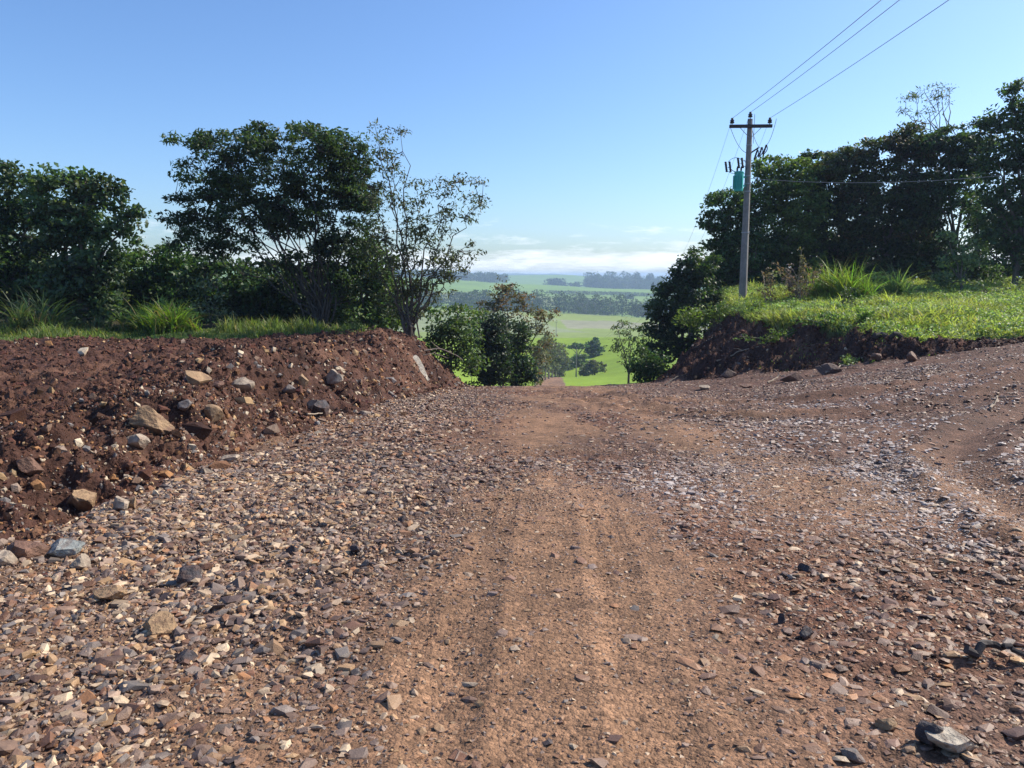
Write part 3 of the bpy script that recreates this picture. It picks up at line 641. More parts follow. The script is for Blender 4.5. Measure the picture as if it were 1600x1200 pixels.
def tree(name, label, px, py, Y, ells, leaf=.16, aspect=.45, dens=9., n_per=26, col=(.05, .085, .025), depth=.6, group=None, cat='tree',
         stem_r=.12, stems=6, seed=1, twig=.5, spread=.42, trunk_col=(.13, .11, .09), fork=.35, droop=0.0, up=.45, var=.35, crown_only=False, base=None, tint=None, wob=.04):
    """ells: (cx, cy, rx, ry) in photograph pixels at distance Y; depth = half depth of the crown over its half width"""
    sparse = dens < 8
    n_per = int(n_per * (1.5 if sparse else 2.1)); leaf *= 1.12 if sparse else 1.28; spread *= 1.0 if sparse else 1.15
    r = np.random.default_rng(seed); m = mpp(Y)
    b = at(px, py, Y) if base is None else np.array(base, float)
    if base is None: b[2] = gz(b[0], b[1]) - .05
    cs, cl = [], []
    for (cx, cy, rx, ry) in ells:
        c = at(cx, cy, Y); A = math.pi * rx * ry * m * m; k = max(3, int(A * dens))
        th_ = r.uniform(0, 6.283, k); q = r.random(k) ** .5; q = q * (1 + .10 * r.normal(size=k))
        dz = np.sqrt(np.clip(1 - q * q, 0, 1)) * r.uniform(-1, 1, k)
        cs.append(np.stack([c[0] + np.cos(th_) * q * rx * m, c[1] + dz * min(rx, 90) * m * depth * 1.3, c[2] + np.sin(th_) * q * ry * m], 1))
    cs = np.vstack(cs); g = b[2] + .15; cs = cs[cs[:, 2] > g] if (cs[:, 2] > g).sum() > 5 else cs
    clum = fbm(cs[:, 0] * 1.1 + 9, cs[:, 2] * 1.1 + cs[:, 1] * .6, seed, 2)[:, None]
    colr = pal(col) * 1.4 * (1 + var * clum) * r.uniform(.8, 1.2, (len(cs), 1))
    if tint is not None:
        tm = (r.random(len(cs)) < tint[1])[:, None]; colr = np.where(tm, pal(tint[0]), colr)
    V, T, C = leaves(cs, n_per, spread * r.uniform(.7, 1.2, len(cs)), leaf, aspect, r, colr, droop, up)
    root = empty(name, b, label, cat, group)
    mesh_np('crown', V, [T], M_LEAF, root, C, False, off=b)
    tb = MB(); fk = b + (0, 0, 0)
    ctr = cs.mean(0); hgt = max(ctr[2] - b[2], .5)
    # main limbs: farthest spread targets
    tg = [cs[r.integers(len(cs))]]
    for _ in range(stems - 1):
        dmin = np.min([np.linalg.norm((cs - t_) * (1, .8, 1), axis=1) for t_ in tg], 0); tg.append(cs[np.argmax(dmin * r.uniform(.6, 1, len(cs)))])
    P_all = []
    fkp = b + np.array(((ctr[0] - b[0]) * fork * .4, 0, hgt * fork))
    if fork > .05:
        n0 = 6; pts = bez(b - (0, 0, .2), (b + fkp) / 2 + r.normal(size=3) * (.1, .1, 0), fkp, n0); tb.tube(pts, np.linspace(stem_r * 1.35, stem_r, n0), 9)
    for t_ in tg:
        s0 = fkp if fork > .05 else b + r.normal(size=3) * (.12, .12, 0) * stem_r * 8 - (0, 0, .1) * np.array([1, 1, 1])
        mid = np.array((s0[0] + (t_[0] - s0[0]) * .35, s0[1] + (t_[1] - s0[1]) * .35, s0[2] + (t_[2] - s0[2]) * .62))
        pts = bez(s0, mid, t_, 11); pts[1:-1] += r.normal(size=(9, 3)) * wob * hgt * .35
        tb.tube(pts, np.linspace(stem_r * .75, stem_r * .12, 11), 7); P_all.append(pts)
    PA = np.vstack([p[3:] for p in P_all])
    pick = np.where(r.random(len(cs)) < twig)[0]
    for i in pick:
        c = cs[i]; ok = PA[:, 2] < c[2] + .2; dd = np.linalg.norm(PA - c, axis=1) + (~ok) * 2; j = np.argmin(dd)
        if dd[j] > 4: continue
        a = PA[j]; md = (a + c) / 2 + np.array((0, 0, -.08 * dd[j])) + r.normal(size=3) * .06
        tb.tube(bez(a, md, c, 5), np.linspace(stem_r * .22 + .006, .006, 5), 4)
    tb.build('trunk', colored_bark(trunk_col), root, off=b)
    return root
_barks = {}
def colored_bark(c):
    if c not in _barks: _barks[c] = surf_mat('bark', c, .9, .2, ((6, .3), (30, .2)), ((30, 1, .012),))
    return _barks[c]
DG, MG, LG, OL, BG = (.032, .060, .022), (.050, .090, .026), (.10, .17, .04), (.085, .09, .035), (.035, .065, .038)
GL, GR = 'trees standing behind the left earth bank', 'trees of the dark grove on the right'
PALEB, DARKB = (.30, .27, .22), (.10, .085, .07)
tree('vine_tree', 'vine covered tree with glossy leaves at the left, its crown stepping down to the right', 130, 525, 31,
     [(95, 300, 45, 35), (140, 290, 35, 22), (110, 345, 55, 40), (190, 345, 30, 22), (180, 310, 18, 12), (120, 410, 60, 60), (95, 470, 60, 45), (140, 460, 45, 50)], .17, .6, 9, 26, (.045, .075, .032), seed=2, stems=9, group=GL, var=.5, tint=((.095, .13, .065), .16))
tree('edge_tree', 'dark tree at the far left edge with a rounded top', 20, 525, 33,
     [(20, 300, 50, 40), (-30, 330, 60, 60), (10, 370, 60, 50), (-20, 440, 80, 60), (40, 440, 60, 60)], .17, .5, 9, 26, DG, seed=3, group=GL, tint=((.075, .10, .04), .12))
tree('low_tree', 'low dark tree filling the gap between the vine covered tree and the big spreading tree', 250, 530, 36,
     [(240, 405, 42, 35), (215, 440, 50, 45), (290, 430, 40, 40), (260, 480, 75, 45), (190, 480, 60, 40)], .17, .5, 9, 26, (.045, .085, .024), seed=4, group=GL, tint=((.09, .14, .04), .15))
tree('spreading_tree', 'biggest tree on the left, wide layered crown on fanning stems', 505, 530, 31,
     [(295, 222, 32, 10), (345, 228, 48, 20), (398, 212, 30, 17), (400, 240, 60, 26), (480, 222, 58, 25), (530, 240, 42, 35), (330, 275, 50, 28), (420, 285, 65, 36), (510, 285, 55, 42), (282, 342, 22, 10), (318, 350, 42, 20), (300, 318, 30, 18),
      (385, 335, 60, 30), (320, 385, 52, 14), (380, 380, 40, 12), (470, 335, 55, 32), (560, 260, 22, 35), (560, 340, 26, 60), (530, 400, 34, 50), (290, 378, 28, 8), (425, 345, 45, 26), (440, 410, 40, 16), (495, 385, 30, 26), (350, 300, 40, 26), (555, 290, 30, 40)],
     .15, .36, 12, 24, (.030, .052, .020), seed=5, stems=30, stem_r=.060, wob=.08, fork=0.0, group=GL, droop=.5, spread=.34, depth=.8, twig=.6, trunk_col=(.075, .065, .055))
tree('undergrowth_tree', 'dark bushy tree under the left half of the spreading tree', 370, 530, 34, [(350, 450, 65, 42), (330, 490, 55, 38), (400, 480, 60, 48)], .17, .5, 10, 28, DG, seed=6, group=GL, tint=((.08, .11, .05), .12))
tree('undergrowth_tree', 'dark bushy tree crowding the stems of the spreading tree', 470, 530, 33.5, [(460, 460, 50, 42), (510, 470, 50, 55), (440, 500, 55, 30)], .16, .5, 10, 28, (.026, .045, .02), seed=7, group=GL, tint=((.07, .10, .05), .10))
tree('undergrowth_tree', 'green bushy tree between the spreading tree and the thin stemmed tree', 570, 530, 32, [(575, 430, 38, 45), (560, 490, 45, 42), (605, 480, 35, 45), (600, 410, 30, 40)], .15, .5, 8, 26, (.055, .09, .028), seed=8, group=GL)
tree('thin_stemmed_tree', 'airy tree of many bare thin stems at the end of the left bank', 640, 535, 28,
     [(592, 210, 22, 12), (618, 202, 10, 7), (590, 245, 26, 18), (622, 255, 14, 10), (610, 290, 30, 22), (645, 330, 22, 20), (690, 295, 18, 15), (728, 292, 26, 17), (742, 320, 15, 20), (715, 335, 25, 18), (700, 400, 24, 14), (735, 395, 14, 12), (655, 390, 26, 26), (585, 340, 26, 35), (625, 430, 34, 34), (722, 425, 18, 8), (690, 440, 24, 18), (660, 470, 26, 24), (640, 370, 22, 24), (610, 480, 26, 30), (680, 360, 26, 26), (600, 400, 32, 40), (650, 300, 16, 24), (690, 415, 30, 22), (655, 440, 26, 26), (575, 290, 18, 18)],
     .12, .32, 14.0, 12, (.050, .060, .030), seed=9, stems=22, stem_r=.055, fork=0.0, group=GL, droop=.6, spread=.30, twig=.6, trunk_col=(.10, .085, .07), depth=.7, wob=.09)
tree('leafy_shrub', 'light green leafy shrub just past the end of the left bank', 705, 600, 33, [(700, 500, 26, 24), (690, 540, 26, 34), (722, 530, 24, 30), (728, 572, 26, 26), (700, 575, 22, 24)], .13, .5, 11, 26, (.045, .075, .024), seed=10, cat='shrub', stem_r=.05, stems=7, group=None)
tree('vine_column', 'dark vine smothered trunk left of the road dip, the wider of two', 768, 612, 40, [(768, 508, 16, 18), (764, 540, 26, 30), (766, 572, 30, 32), (752, 590, 26, 22)], .15, .5, 13, 30, (.022, .040, .022), seed=11, stem_r=.08, stems=6, cat='shrub')
tree('vine_column', 'dark vine smothered trunk nearest the road dip, the narrower one', 806, 615, 42, [(810, 522, 14, 20), (808, 556, 20, 30), (808, 588, 22, 24)], .15, .5, 12, 28, (.03, .055, .025), seed=12, stem_r=.08, stems=6, cat='shrub')
tree('bright_shrub', 'yellow green shrub between the two dark vine smothered trunks', 786, 615, 44, [(735, 500, 22, 24), (786, 545, 20, 30), (826, 590, 14, 12)], .14, .5, 9, 24, (.10, .15, .04), seed=13, stem_r=.05, stems=5, cat='shrub')
tree('brown_leaved_tree', 'sparse tree with brownish leaves rising above the dark vine smothered trunks', 800, 615, 46,
     [(797, 443, 20, 12), (780, 465, 34, 18), (806, 470, 26, 16), (760, 488, 22, 16), (822, 498, 34, 20), (850, 492, 24, 14), (800, 520, 34, 22), (845, 530, 22, 22), (835, 560, 22, 24), (770, 500, 26, 22), (840, 590, 14, 10)],
     .14, .5, 7.9, 18, (.085, .08, .05), seed=14, stems=12, stem_r=.08, twig=.9, fork=.2, depth=.6, spread=.40, tint=((.17, .11, .07), .3), trunk_col=(.14, .12, .10))
# row of tall bare stemmed trees along the far part of the road
for i in range(9):
    px = 836 + i * 5.4; Y = 150 + i * 9; rr_ = np.random.default_rng(50 + i); h0 = 522 + abs(i - 4) * 3 + rr_.uniform(-4, 6)
    x = (px - 800) / FPX * Y
    tree('roadside_tree', ['slim bare trunked tree in the row along the distant road'][0], px, 600, Y, [(px, h0 + 14, 6, 12), (px + 2, h0 + 30, 7, 14), (px - 2, h0 + 48, 5, 12)],
         .5, .5, 1.6, 22, (.075, .085, .05), seed=60 + i, stems=4, stem_r=.16, fork=.45, spread=.9, group='slim trees lining the distant road', trunk_col=(.22, .2, .18), twig=.4)
# grove right of the distant road
FR = [(903, 542, 250, 'flat topped umbrella shaped tree beside the distant road', [(903, 541, 17, 3.2)], (.035, .07, .035), .7),
      (929, 560, 255, 'tall dark cone shaped tree right of the umbrella shaped tree', [(928, 538, 9, 9), (929, 552, 13, 12), (926, 568, 15, 8)], (.03, .06, .035), .6),
      (912, 570, 240, 'pale green rounded tree below the umbrella shaped tree', [(905, 562, 12, 10), (895, 572, 14, 9)], (.08, .12, .05), .6),
      (930, 576, 215, 'low olive tree at the top of the bright green field', [(932, 573, 16, 9), (918, 580, 14, 7)], (.08, .09, .045), .55),
      (886, 582, 235, 'small grey green tree right beside the distant road', [(886, 572, 9, 10), (882, 560, 7, 8)], (.07, .09, .05), .6),
      (975, 548, 300, 'long hazy thicket on the rim of the bright green field', [(965, 545, 16, 6), (985, 540, 16, 8), (1002, 548, 12, 8)], (.06, .085, .045), .7),
      (951, 566, 290, 'hazy bush at the upper rim of the bright green field', [(948, 561, 12, 6)], (.08, .10, .06), .6)]
for i, (px, py, Y, lb, el, c, lf) in enumerate(FR):
    tree('valley_tree', lb, px, py, Y, el, lf, .6, 2.2, 26, c, seed=80 + i, stems=5, stem_r=.2, spread=.9, depth=.8, group='trees beside the distant road', twig=.2)
tree('slender_tree', 'slender drooping tree in front of the bright green field', 982, 610, 60,
     [(965, 517, 16, 8), (985, 508, 18, 8), (975, 535, 24, 12), (1000, 525, 14, 14), (958, 545, 8, 8), (1004, 552, 9, 16), (975, 560, 10, 9)], .19, .4, 6, 18, (.075, .10, .05), seed=91, stems=8, stem_r=.08, twig=.9, fork=.3, droop=.6)
tree('roadside_bush', 'dark round bush at the foot of the right bank by the road dip', 1014, 612, 37, [(1012, 572, 22, 28), (1024, 592, 24, 18), (1000, 590, 10, 18)], .13, .5, 14, 28, (.03, .058, .02), seed=92, stem_r=.05, stems=6, cat='shrub')
tree('bank_shrub', 'sunlit yellow green shrub on top of the right bank, left of the utility pole', 1110, 510, 35, [(1095, 490, 26, 18), (1125, 488, 18, 14), (1080, 505, 18, 14)], .12, .5, 11, 22, (.10, .14, .035), seed=93, stem_r=.03, stems=5, cat='shrub')
tree('bank_tree', 'dark tree leaning over the road dip left of the utility pole', 1065, 560, 43,
     [(1072, 425, 22, 18), (1095, 410, 22, 22), (1055, 445, 24, 18), (1040, 475, 28, 22), (1080, 460, 38, 32), (1032, 500, 24, 24), (1075, 500, 30, 18), (1035, 540, 24, 26), (1060, 530, 26, 22), (1030, 575, 24, 24)], .17, .5, 10, 26, (.034, .060, .022), seed=94, group=GR, stems=8)
tree('grove_tree', 'dark tree right behind the utility pole with a ragged left side', 1150, 470, 46,
     [(1135, 315, 32, 18), (1120, 345, 24, 20), (1160, 335, 30, 28), (1125, 385, 26, 22), (1165, 390, 45, 45), (1130, 430, 40, 36), (1190, 440, 40, 30)], .18, .5, 9.5, 26, (.036, .066, .022), seed=95, group=GR, stems=9)
tree('grove_tree', 'tree with yellow green sunlit top just right of the utility pole', 1220, 470, 47,
     [(1210, 262, 28, 20), (1245, 275, 30, 25), (1200, 300, 38, 25), (1250, 320, 45, 35), (1215, 370, 55, 50), (1240, 430, 55, 40)], .18, .5, 9.5, 26, (.062, .095, .024), seed=96, group=GR, stems=9)
tree('grove_tree', 'dark rounded tree in the middle of the right grove', 1300, 470, 49,
     [(1285, 255, 32, 18), (1322, 258, 24, 16), (1300, 290, 50, 30), (1310, 350, 55, 50), (1300, 420, 60, 48)], .18, .5, 9.5, 26, (.030, .054, .022), seed=97, group=GR, stems=8)
tree('grove_tree', 'brownish topped tree in the right grove, below the bare branched crown', 1385, 470, 47,
     [(1395, 235, 40, 20), (1365, 262, 38, 20), (1430, 240, 34, 20), (1385, 300, 55, 35), (1400, 350, 50, 40), (1370, 420, 60, 46), (1345, 330, 40, 50), (1435, 300, 34, 40), (1420, 390, 40, 40), (1345, 236, 30, 16), (1425, 212, 30, 16), (1300, 262, 24, 20)], .17, .5, 9, 26, (.042, .058, .024), seed=98, group=GR, stems=9, tint=((.085, .07, .035), .12))
tree('bare_crowned_tree', 'feathery open crown on crooked pale branches above the grove', 1470, 460, 50,
     [(1440, 150, 26, 12), (1472, 135, 18, 8), (1430, 175, 20, 10), (1418, 200, 16, 10), (1460, 160, 16, 10), (1480, 150, 8, 10)], .22, .22, 5.5, 15, (.06, .08, .045), seed=99, group=GR, stems=14, stem_r=.09, twig=1.0, fork=.55, spread=.45, trunk_col=(.36, .33, .29), wob=.06)
tree('grove_tree', 'dark dome topped tree right of the bare branched crown', 1490, 460, 46,
     [(1490, 215, 38, 18), (1478, 240, 34, 20), (1510, 250, 28, 25), (1450, 290, 30, 20), (1500, 295, 26, 26), (1440, 340, 28, 24), (1470, 395, 40, 30), (1440, 430, 45, 30), (1500, 440, 50, 22), (1530, 250, 18, 30), (1515, 340, 16, 26), (1460, 235, 30, 24), (1535, 215, 18, 24), (1455, 320, 34, 30)], .17, .5, 8.5, 26, (.034, .058, .022), seed=100, group=GR, stems=12, twig=.7)
tree('tall_edge_tree', 'tallest tree, at the right edge, hung with climbing vines', 1585, 450, 40,
     [(1598, 150, 26, 25), (1570, 185, 26, 22), (1545, 205, 14, 12), (1600, 220, 40, 35), (1550, 250, 26, 24), (1590, 290, 30, 40), (1545, 300, 16, 40), (1595, 370, 30, 50), (1550, 370, 15, 50), (1640, 260, 50, 90), (1640, 400, 50, 60)], .16, .5, 8.5, 26, (.036, .062, .024), seed=101, group=GR, stems=14, twig=.6)
tree('vine_hung_tree', 'narrow vine hung trunk between the dome topped tree and the tallest tree', 1525, 455, 42,
     [(1522, 310, 10, 40), (1528, 390, 13, 45), (1510, 430, 24, 26), (1540, 435, 22, 24)], .15, .5, 9, 26, (.042, .075, .024), seed=102, group=GR, stems=5, stem_r=.12)
tree('pale_leaved_shrub', 'shrub with pale shiny leaves at the edge of the right grove', 1500, 460, 38, [(1480, 372, 26, 9), (1510, 385, 22, 14), (1495, 405, 26, 16), (1525, 415, 16, 20), (1490, 435, 30, 16)], .16, .6, 6.5, 20, (.085, .12, .055), seed=103, cat='shrub', stem_r=.06, stems=7, twig=.8)
tree('leafy_bush', 'light green leafy bush behind the two left bright grass clumps', 262, 530, 28.5, [(225, 495, 22, 16), (262, 490, 26, 20), (298, 502, 22, 18)], .17, .22, 9, 14, (.11, .17, .04), seed=151, cat='bush', stem_r=.02, stems=9, group='bushes between grass and trees')
tree('leafy_bush', 'grey green bush beside the stems of the spreading tree at its left foot', 330, 530, 30, [(330, 470, 20, 30), (340, 505, 26, 20)], .13, .4, 8, 14, (.07, .09, .055), seed=152, cat='bush', stem_r=.02, stems=7, group='bushes between grass and trees')
tree('leafy_bush', 'olive bush between the utility pole and the reddish grey weed', 1205, 480, 36.5, [(1195, 452, 18, 16), (1215, 442, 14, 22)], .13, .4, 7, 14, (.075, .085, .045), seed=153, cat='bush', stem_r=.02, stems=7, group='bushes between grass and trees')
tree('leafy_bush', 'fresh green bush between the bright and the greyish cane grass clumps', 1370, 470, 37, [(1365, 445, 24, 14), (1385, 438, 14, 14)], .14, .35, 8, 14, (.08, .13, .04), seed=154, cat='bush', stem_r=.02, stems=7, group='bushes between grass and trees')
tree('leafy_bush', 'low spreading bush at the grove edge near the right side of the picture', 1545, 460, 36, [(1530, 448, 30, 9), (1575, 446, 26, 10)], .14, .4, 7, 14, (.085, .11, .05), seed=155, cat='bush', stem_r=.02, stems=7, group='bushes between grass and trees')
# shaded understorey at the back of both groves (each its own thicket)
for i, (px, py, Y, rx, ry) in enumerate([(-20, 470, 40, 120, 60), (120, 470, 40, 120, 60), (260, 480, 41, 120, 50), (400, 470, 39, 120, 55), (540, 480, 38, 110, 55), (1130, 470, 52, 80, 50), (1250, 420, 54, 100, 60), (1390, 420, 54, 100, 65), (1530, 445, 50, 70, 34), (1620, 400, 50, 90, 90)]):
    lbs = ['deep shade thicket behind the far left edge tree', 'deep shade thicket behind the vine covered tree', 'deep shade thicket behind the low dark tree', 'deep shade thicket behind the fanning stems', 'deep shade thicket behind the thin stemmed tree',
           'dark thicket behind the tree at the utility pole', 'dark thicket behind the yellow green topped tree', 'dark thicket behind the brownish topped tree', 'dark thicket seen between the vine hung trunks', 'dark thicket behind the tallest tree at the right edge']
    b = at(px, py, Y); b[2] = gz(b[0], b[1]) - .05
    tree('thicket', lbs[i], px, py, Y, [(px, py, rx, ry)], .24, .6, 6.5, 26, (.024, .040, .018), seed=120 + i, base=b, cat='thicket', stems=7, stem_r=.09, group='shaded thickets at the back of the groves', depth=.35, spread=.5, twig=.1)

# ------------------------------------------------------------------ blades: tall grass clumps and meadow grass
def blades(bx, by, bz, hgt, width, lean, col, rng, seg=4, azim=None):
    n = len(bx); a = rng.uniform(0, 6.283, n) if azim is None else azim
    d = np.stack([np.cos(a), np.sin(a), np.zeros(n)], 1); s = np.stack([-np.sin(a), np.cos(a), np.zeros(n)], 1)
    rt = rng.uniform(-1.2, 1.2, n); s = s * np.cos(rt)[:, None] + d * np.sin(rt)[:, None]
    V = []
    for k in range(seg + 1):
        t = k / seg; wv = width * (1 - t ** 1.6) * (.75 + .5 * min(t * 3, 1)) * .5 + 1e-4
        c = np.stack([bx, by, bz], 1) + d * (lean * hgt * t ** 1.8)[:, None] + np.array((0, 0, 1)) * (hgt * (t - .42 * lean * t ** 3))[:, None]
        V.append(c - s * wv[:, None]); V.append(c + s * wv[:, None])
    V = np.stack(V, 1).reshape(-1, 3); i = (np.arange(n) * 2 * (seg + 1))[:, None]
    Qb = np.concatenate([i + np.array([[2 * k, 2 * k + 1, 2 * k + 3, 2 * k + 2]]) for k in range(seg)], 0)
    return V, Qb, np.repeat(np.clip(col, .01, .9), 2 * (seg + 1), 0)
def grass_clump(px, py, Y, hpx, wpx, n, col, label, seed, lean=.85, wid=.048, name='tall_grass_clump', cat='grass clump'):
    r = np.random.default_rng(seed); b = at(px, py, Y); b[2] = gz(b[0], b[1]) - .03; m = mpp(Y)
    ns = max(4, n // 55); sx = r.normal(size=ns) * wpx * m * .30; sy = r.normal(size=ns) * wpx * m * .2; sh = r.uniform(.35, 1.1, ns) * np.exp(-(sx / (wpx * m * .6)) ** 2)
    sa_ = r.uniform(0, 6.283, ns); k = r.integers(ns, size=n); bx = b[0] + sx[k] + r.normal(size=n) * .10; by = b[1] + sy[k] + r.normal(size=n) * .10
    H_ = hpx * m * sh[k] * r.uniform(.35, 1.1, n); bz = np.full(n, b[2]); az = np.where(r.random(n) < .35, sa_[k] + r.normal(size=n) * .5, r.uniform(0, 6.283, n))
    C = pal(col) * r.uniform(.6, 1.35, (n, 1)) * (1 + .1 * r.normal(size=(n, 3)))
    dry = (r.random(n) < .12)[:, None]; C = np.where(dry, pal((.22, .18, .09)), C)
    V, Qb, C = blades(bx, by, bz, H_, np.full(n, wid) * r.uniform(.5, 1.2, n), lean * r.uniform(.2, 1.5, n), C, r, 5, az)
    o = mesh_np(name, V, [Qb], M_BLADE, None, C, False, off=b); tag(o, label, cat, 'clumps of tall reed like grass')
grass_clump(1290, 462, 36, 78, 80, 900, (.19, .26, .06), 'bright arching cane grass clump, the largest on the right meadow', 1)
grass_clump(1335, 462, 35, 80, 56, 600, (.16, .26, .05), 'bright cane grass clump right beside the largest one', 2)
grass_clump(1408, 462, 36, 74, 50, 520, (.13, .20, .08), 'greyish cane grass clump standing apart before the dark grove', 3)
grass_clump(72, 532, 27.5, 98, 90, 900, (.08, .12, .06), 'tall blue green grass clump at the left edge', 4, 1.0)
grass_clump(30, 532, 27, 45, 60, 260, (.15, .17, .09), 'short straw tinted grass clump in front of the far left tree', 5, .6)
grass_clump(228, 532, 27.5, 74, 66, 900, (.13, .20, .045), 'bright green grass clump below the low dark tree, its left half', 6, .95)
grass_clump(275, 532, 27, 68, 74, 1000, (.15, .23, .045), 'bright green grass clump below the low dark tree, its right half', 7, .95)
grass_clump(150, 530, 27.5, 48, 120, 700, (.10, .12, .06), 'dull dry grass clump between the two left green ones', 8, .6)
grass_clump(355, 532, 28, 26, 34, 120, (.12, .17, .07), 'small weed tuft left of the spreading tree on the bank top', 9, .5)
grass_clump(1465, 478, 34, 22, 26, 90, (.14, .13, .08), 'thin dark weed tuft in the middle of the right meadow', 10, .3, .025)
def dry_plant(px, py, Y, hpx, n, col, label, seed, wpx=24):
    r = np.random.default_rng(seed); b = at(px, py, Y); b[2] = gz(b[0], b[1]); m = mpp(Y); root = empty('weed_plant', b, label, 'weed', 'leafy weeds on the right meadow')
    sb = MB(); cs = []
    for i in range(n):
        h = hpx * m * r.uniform(.5, 1.05); e = b + np.array((r.normal() * wpx * m * .4, r.normal() * .3, h)); s0 = b + r.normal(size=3) * (.12, .12, 0)
        pts = bez(s0, np.array((s0[0], s0[1], b[2] + h * .6)), e, 7); sb.tube(pts, np.linspace(.014, .005, 7), 4)
        for t in np.linspace(.25, 1, 7): cs.append(s0 + (e - s0) * t + r.normal(size=3) * .06)
    sb.build('stem', M_DRYW, root, off=b); cs = np.array(cs)
    V, T, C = leaves(cs, 9, .14, .13, .4, r, np.tile(pal(col), (len(cs), 1)), .4, .3); mesh_np('foliage', V, [T], M_LEAF, root, C, False, off=b)
dry_plant(1245, 470, 35, 62, 12, (.17, .12, .11), 'reddish grey leafy weed left of the largest cane grass clump', 21, 50)
dry_plant(1252, 468, 35.5, 85, 3, (.11, .10, .06), 'tallest dry flower stalk rising from the reddish grey weed', 22, 12)
dry_plant(1198, 478, 34.5, 58, 5, (.12, .09, .07), 'dark brown weed just right of the utility pole', 23, 34)
dry_plant(1322, 500, 30, 58, 4, (.07, .10, .04), 'dark bare looking weed standing up in the grass before the cane clumps', 24, 14)
dry_plant(1180, 500, 33, 26, 8, (.16, .22, .05), 'low bright weed at the foot of the utility pole', 25, 40)
dry_plant(1290, 520, 27, 22, 8, (.06, .12, .03), 'dark green weed near the edge of the right cut', 26, 40)
dry_plant(1215, 535, 28, 20, 8, (.10, .15, .04), 'creeping green weed hanging over the lip of the right cut', 28, 60)
dry_plant(1330, 550, 23.5, 16, 8, (.13, .18, .06), 'pale green weed growing on the crumbled mound of the right cut', 29, 60)
dry_plant(1352, 520, 26, 28, 6, (.14, .22, .05), 'light green weed just above the dark log', 27, 26)
# meadow: one mass of blades
def meadow(n, xr, yr, hfun, col, name, label, zsel, cond, seed, wid=.03, lean=.5):
    r = np.random.default_rng(seed); x = r.uniform(*xr, n); y = r.uniform(*yr, n); h, z, e, s, tm = full_h(x, y)
    k = (z == zsel) & cond(x, y, e, s) & (np.abs(x) < np.abs(y) * .78 + 1); x, y, h = x[k], y[k], h[k]; m = len(x)
    cl = fbm(x * .9, y * .9, seed, 3); H_ = hfun(x, y) * (1 + .5 * cl) * r.uniform(.5, 1.25, m)
    C = pal(col) * (1 + .28 * fbm(x * .5, y * .5, seed + 5, 3)[:, None]) * r.uniform(.65, 1.35, (m, 1)); yl = (r.random(m) < .14)[:, None]
    C = np.where(yl, pal((.30, .27, .12)) * r.uniform(.7, 1.2, (m, 1)), C)
    V, Qb, C = blades(x, y, h - .02, np.clip(H_, .04, 2), np.full(m, wid) * r.uniform(.6, 1.4, m), lean * r.uniform(.3, 1.5, m), C, r, 3)
    o = mesh_np(name, V, [Qb], M_BLADE, None, C, False); tag(o, label, 'grass', None, 'stuff')
meadow(150000, (6, 34), (20, 47), lambda x, y: (.12 + .24 * sst(.4, 3.5, poly_sd(x, y))) * (1 + .8 * np.clip(fbm(x * .45, y * .45, 93, 3), -.7, 1.2)), (.29, .34, .105), 'meadow_grass', 'sunlit rough grass covering the level ground above the right cut', 2, lambda x, y, e, s: (s > .4) & (y < 46), 31, .04, 1.1)
def ground_leaves():
    r = np.random.default_rng(39); x = r.uniform(6, 34, 26000); y = r.uniform(20, 46, 26000); h, z, e, s, tm = full_h(x, y)
    k = (z == 2) & (s > .5) & (fbm(x * .8, y * .8, 91, 3) > -.25) & (x < y * .78 + 1); c = np.stack([x, y, h + .10 + .22 * r.random(len(x))], 1)[k]
    C = pal((.22, .30, .10)) * r.uniform(.6, 1.3, (len(c), 1)); C[r.random(len(c)) < .10] = (.34, .40, .20)  # a random few clusters paler: leaf glints painted into the colour
    V, T, C = leaves(c, 9, .17, .10, .5, r, C, 0, .55)
    o = mesh_np('meadow_weeds', V, [T], M_LEAF, None, C, False); tag(o, 'pale leafy weeds mixed through the rough grass above the right cut', 'weeds', None, 'stuff')
ground_leaves()
meadow(26000, (-22, -5), (23, 30), lambda x, y: .16 + .34 * np.clip(fbm(x * .8, y * .8, 95, 3), -.1, 1.2), (.13, .18, .06), 'verge_grass', 'low green grass strip along the foot of the left trees', 2, lambda x, y, e, s: (y < 28.5), 32, .03)
meadow(2600, (-8, -4.4), (24, 27.5), lambda x, y: .10 + 0 * x, (.13, .21, .05), 'bank_grass', 'tiny grass patch on the crest of the left bank beside the bare stems', 1, lambda x, y, e, s: np.exp(-((x + 5.5) / .9) ** 2 - ((y - 26.3) / .5) ** 2) > .35, 33, .025)
meadow(3500, (8.5, 14), (21.5, 27), lambda x, y: .10 + 0 * x, (.12, .18, .05), 'cut_grass', 'sparse grass tufts growing on the crumbled edge of the right cut', 1, lambda x, y, e, s: (fbm(x * .9, y * .9, 44, 2) > .25), 34, .025)

# ------------------------------------------------------------------ distant woods
def wood(spots, leafs, label, name, seed, col, n=70):
    r = np.random.default_rng(seed); Vs, Ts, Cs, b = [], [], [], 0
    for (x, y, h, wv) in spots:
        z = gz(x, y); k = int(n * r.uniform(.7, 1.3)); th_ = r.uniform(0, 6.283, k); u = r.uniform(-.9, 1, k); q = np.sqrt(1 - u * u) * r.uniform(.55, 1.05, k)
        c = np.stack([x + np.cos(th_) * q * wv, y + np.sin(th_) * q * wv, z + h * .54 + u * h * .46], 1)
        V, T, C = leaves(c, 4, leafs * 1.3, leafs, .7, r, np.tile(pal(col) * r.uniform(.75, 1.3), (k, 1)), 0, .4); Vs.append(V); Ts.append(T + b); Cs.append(C); b += len(V)
    o = mesh_np(name, np.vstack(Vs), [np.vstack(Ts)], M_LEAF, None, np.vstack(Cs), False); tag(o, label, 'wood', None, 'stuff')
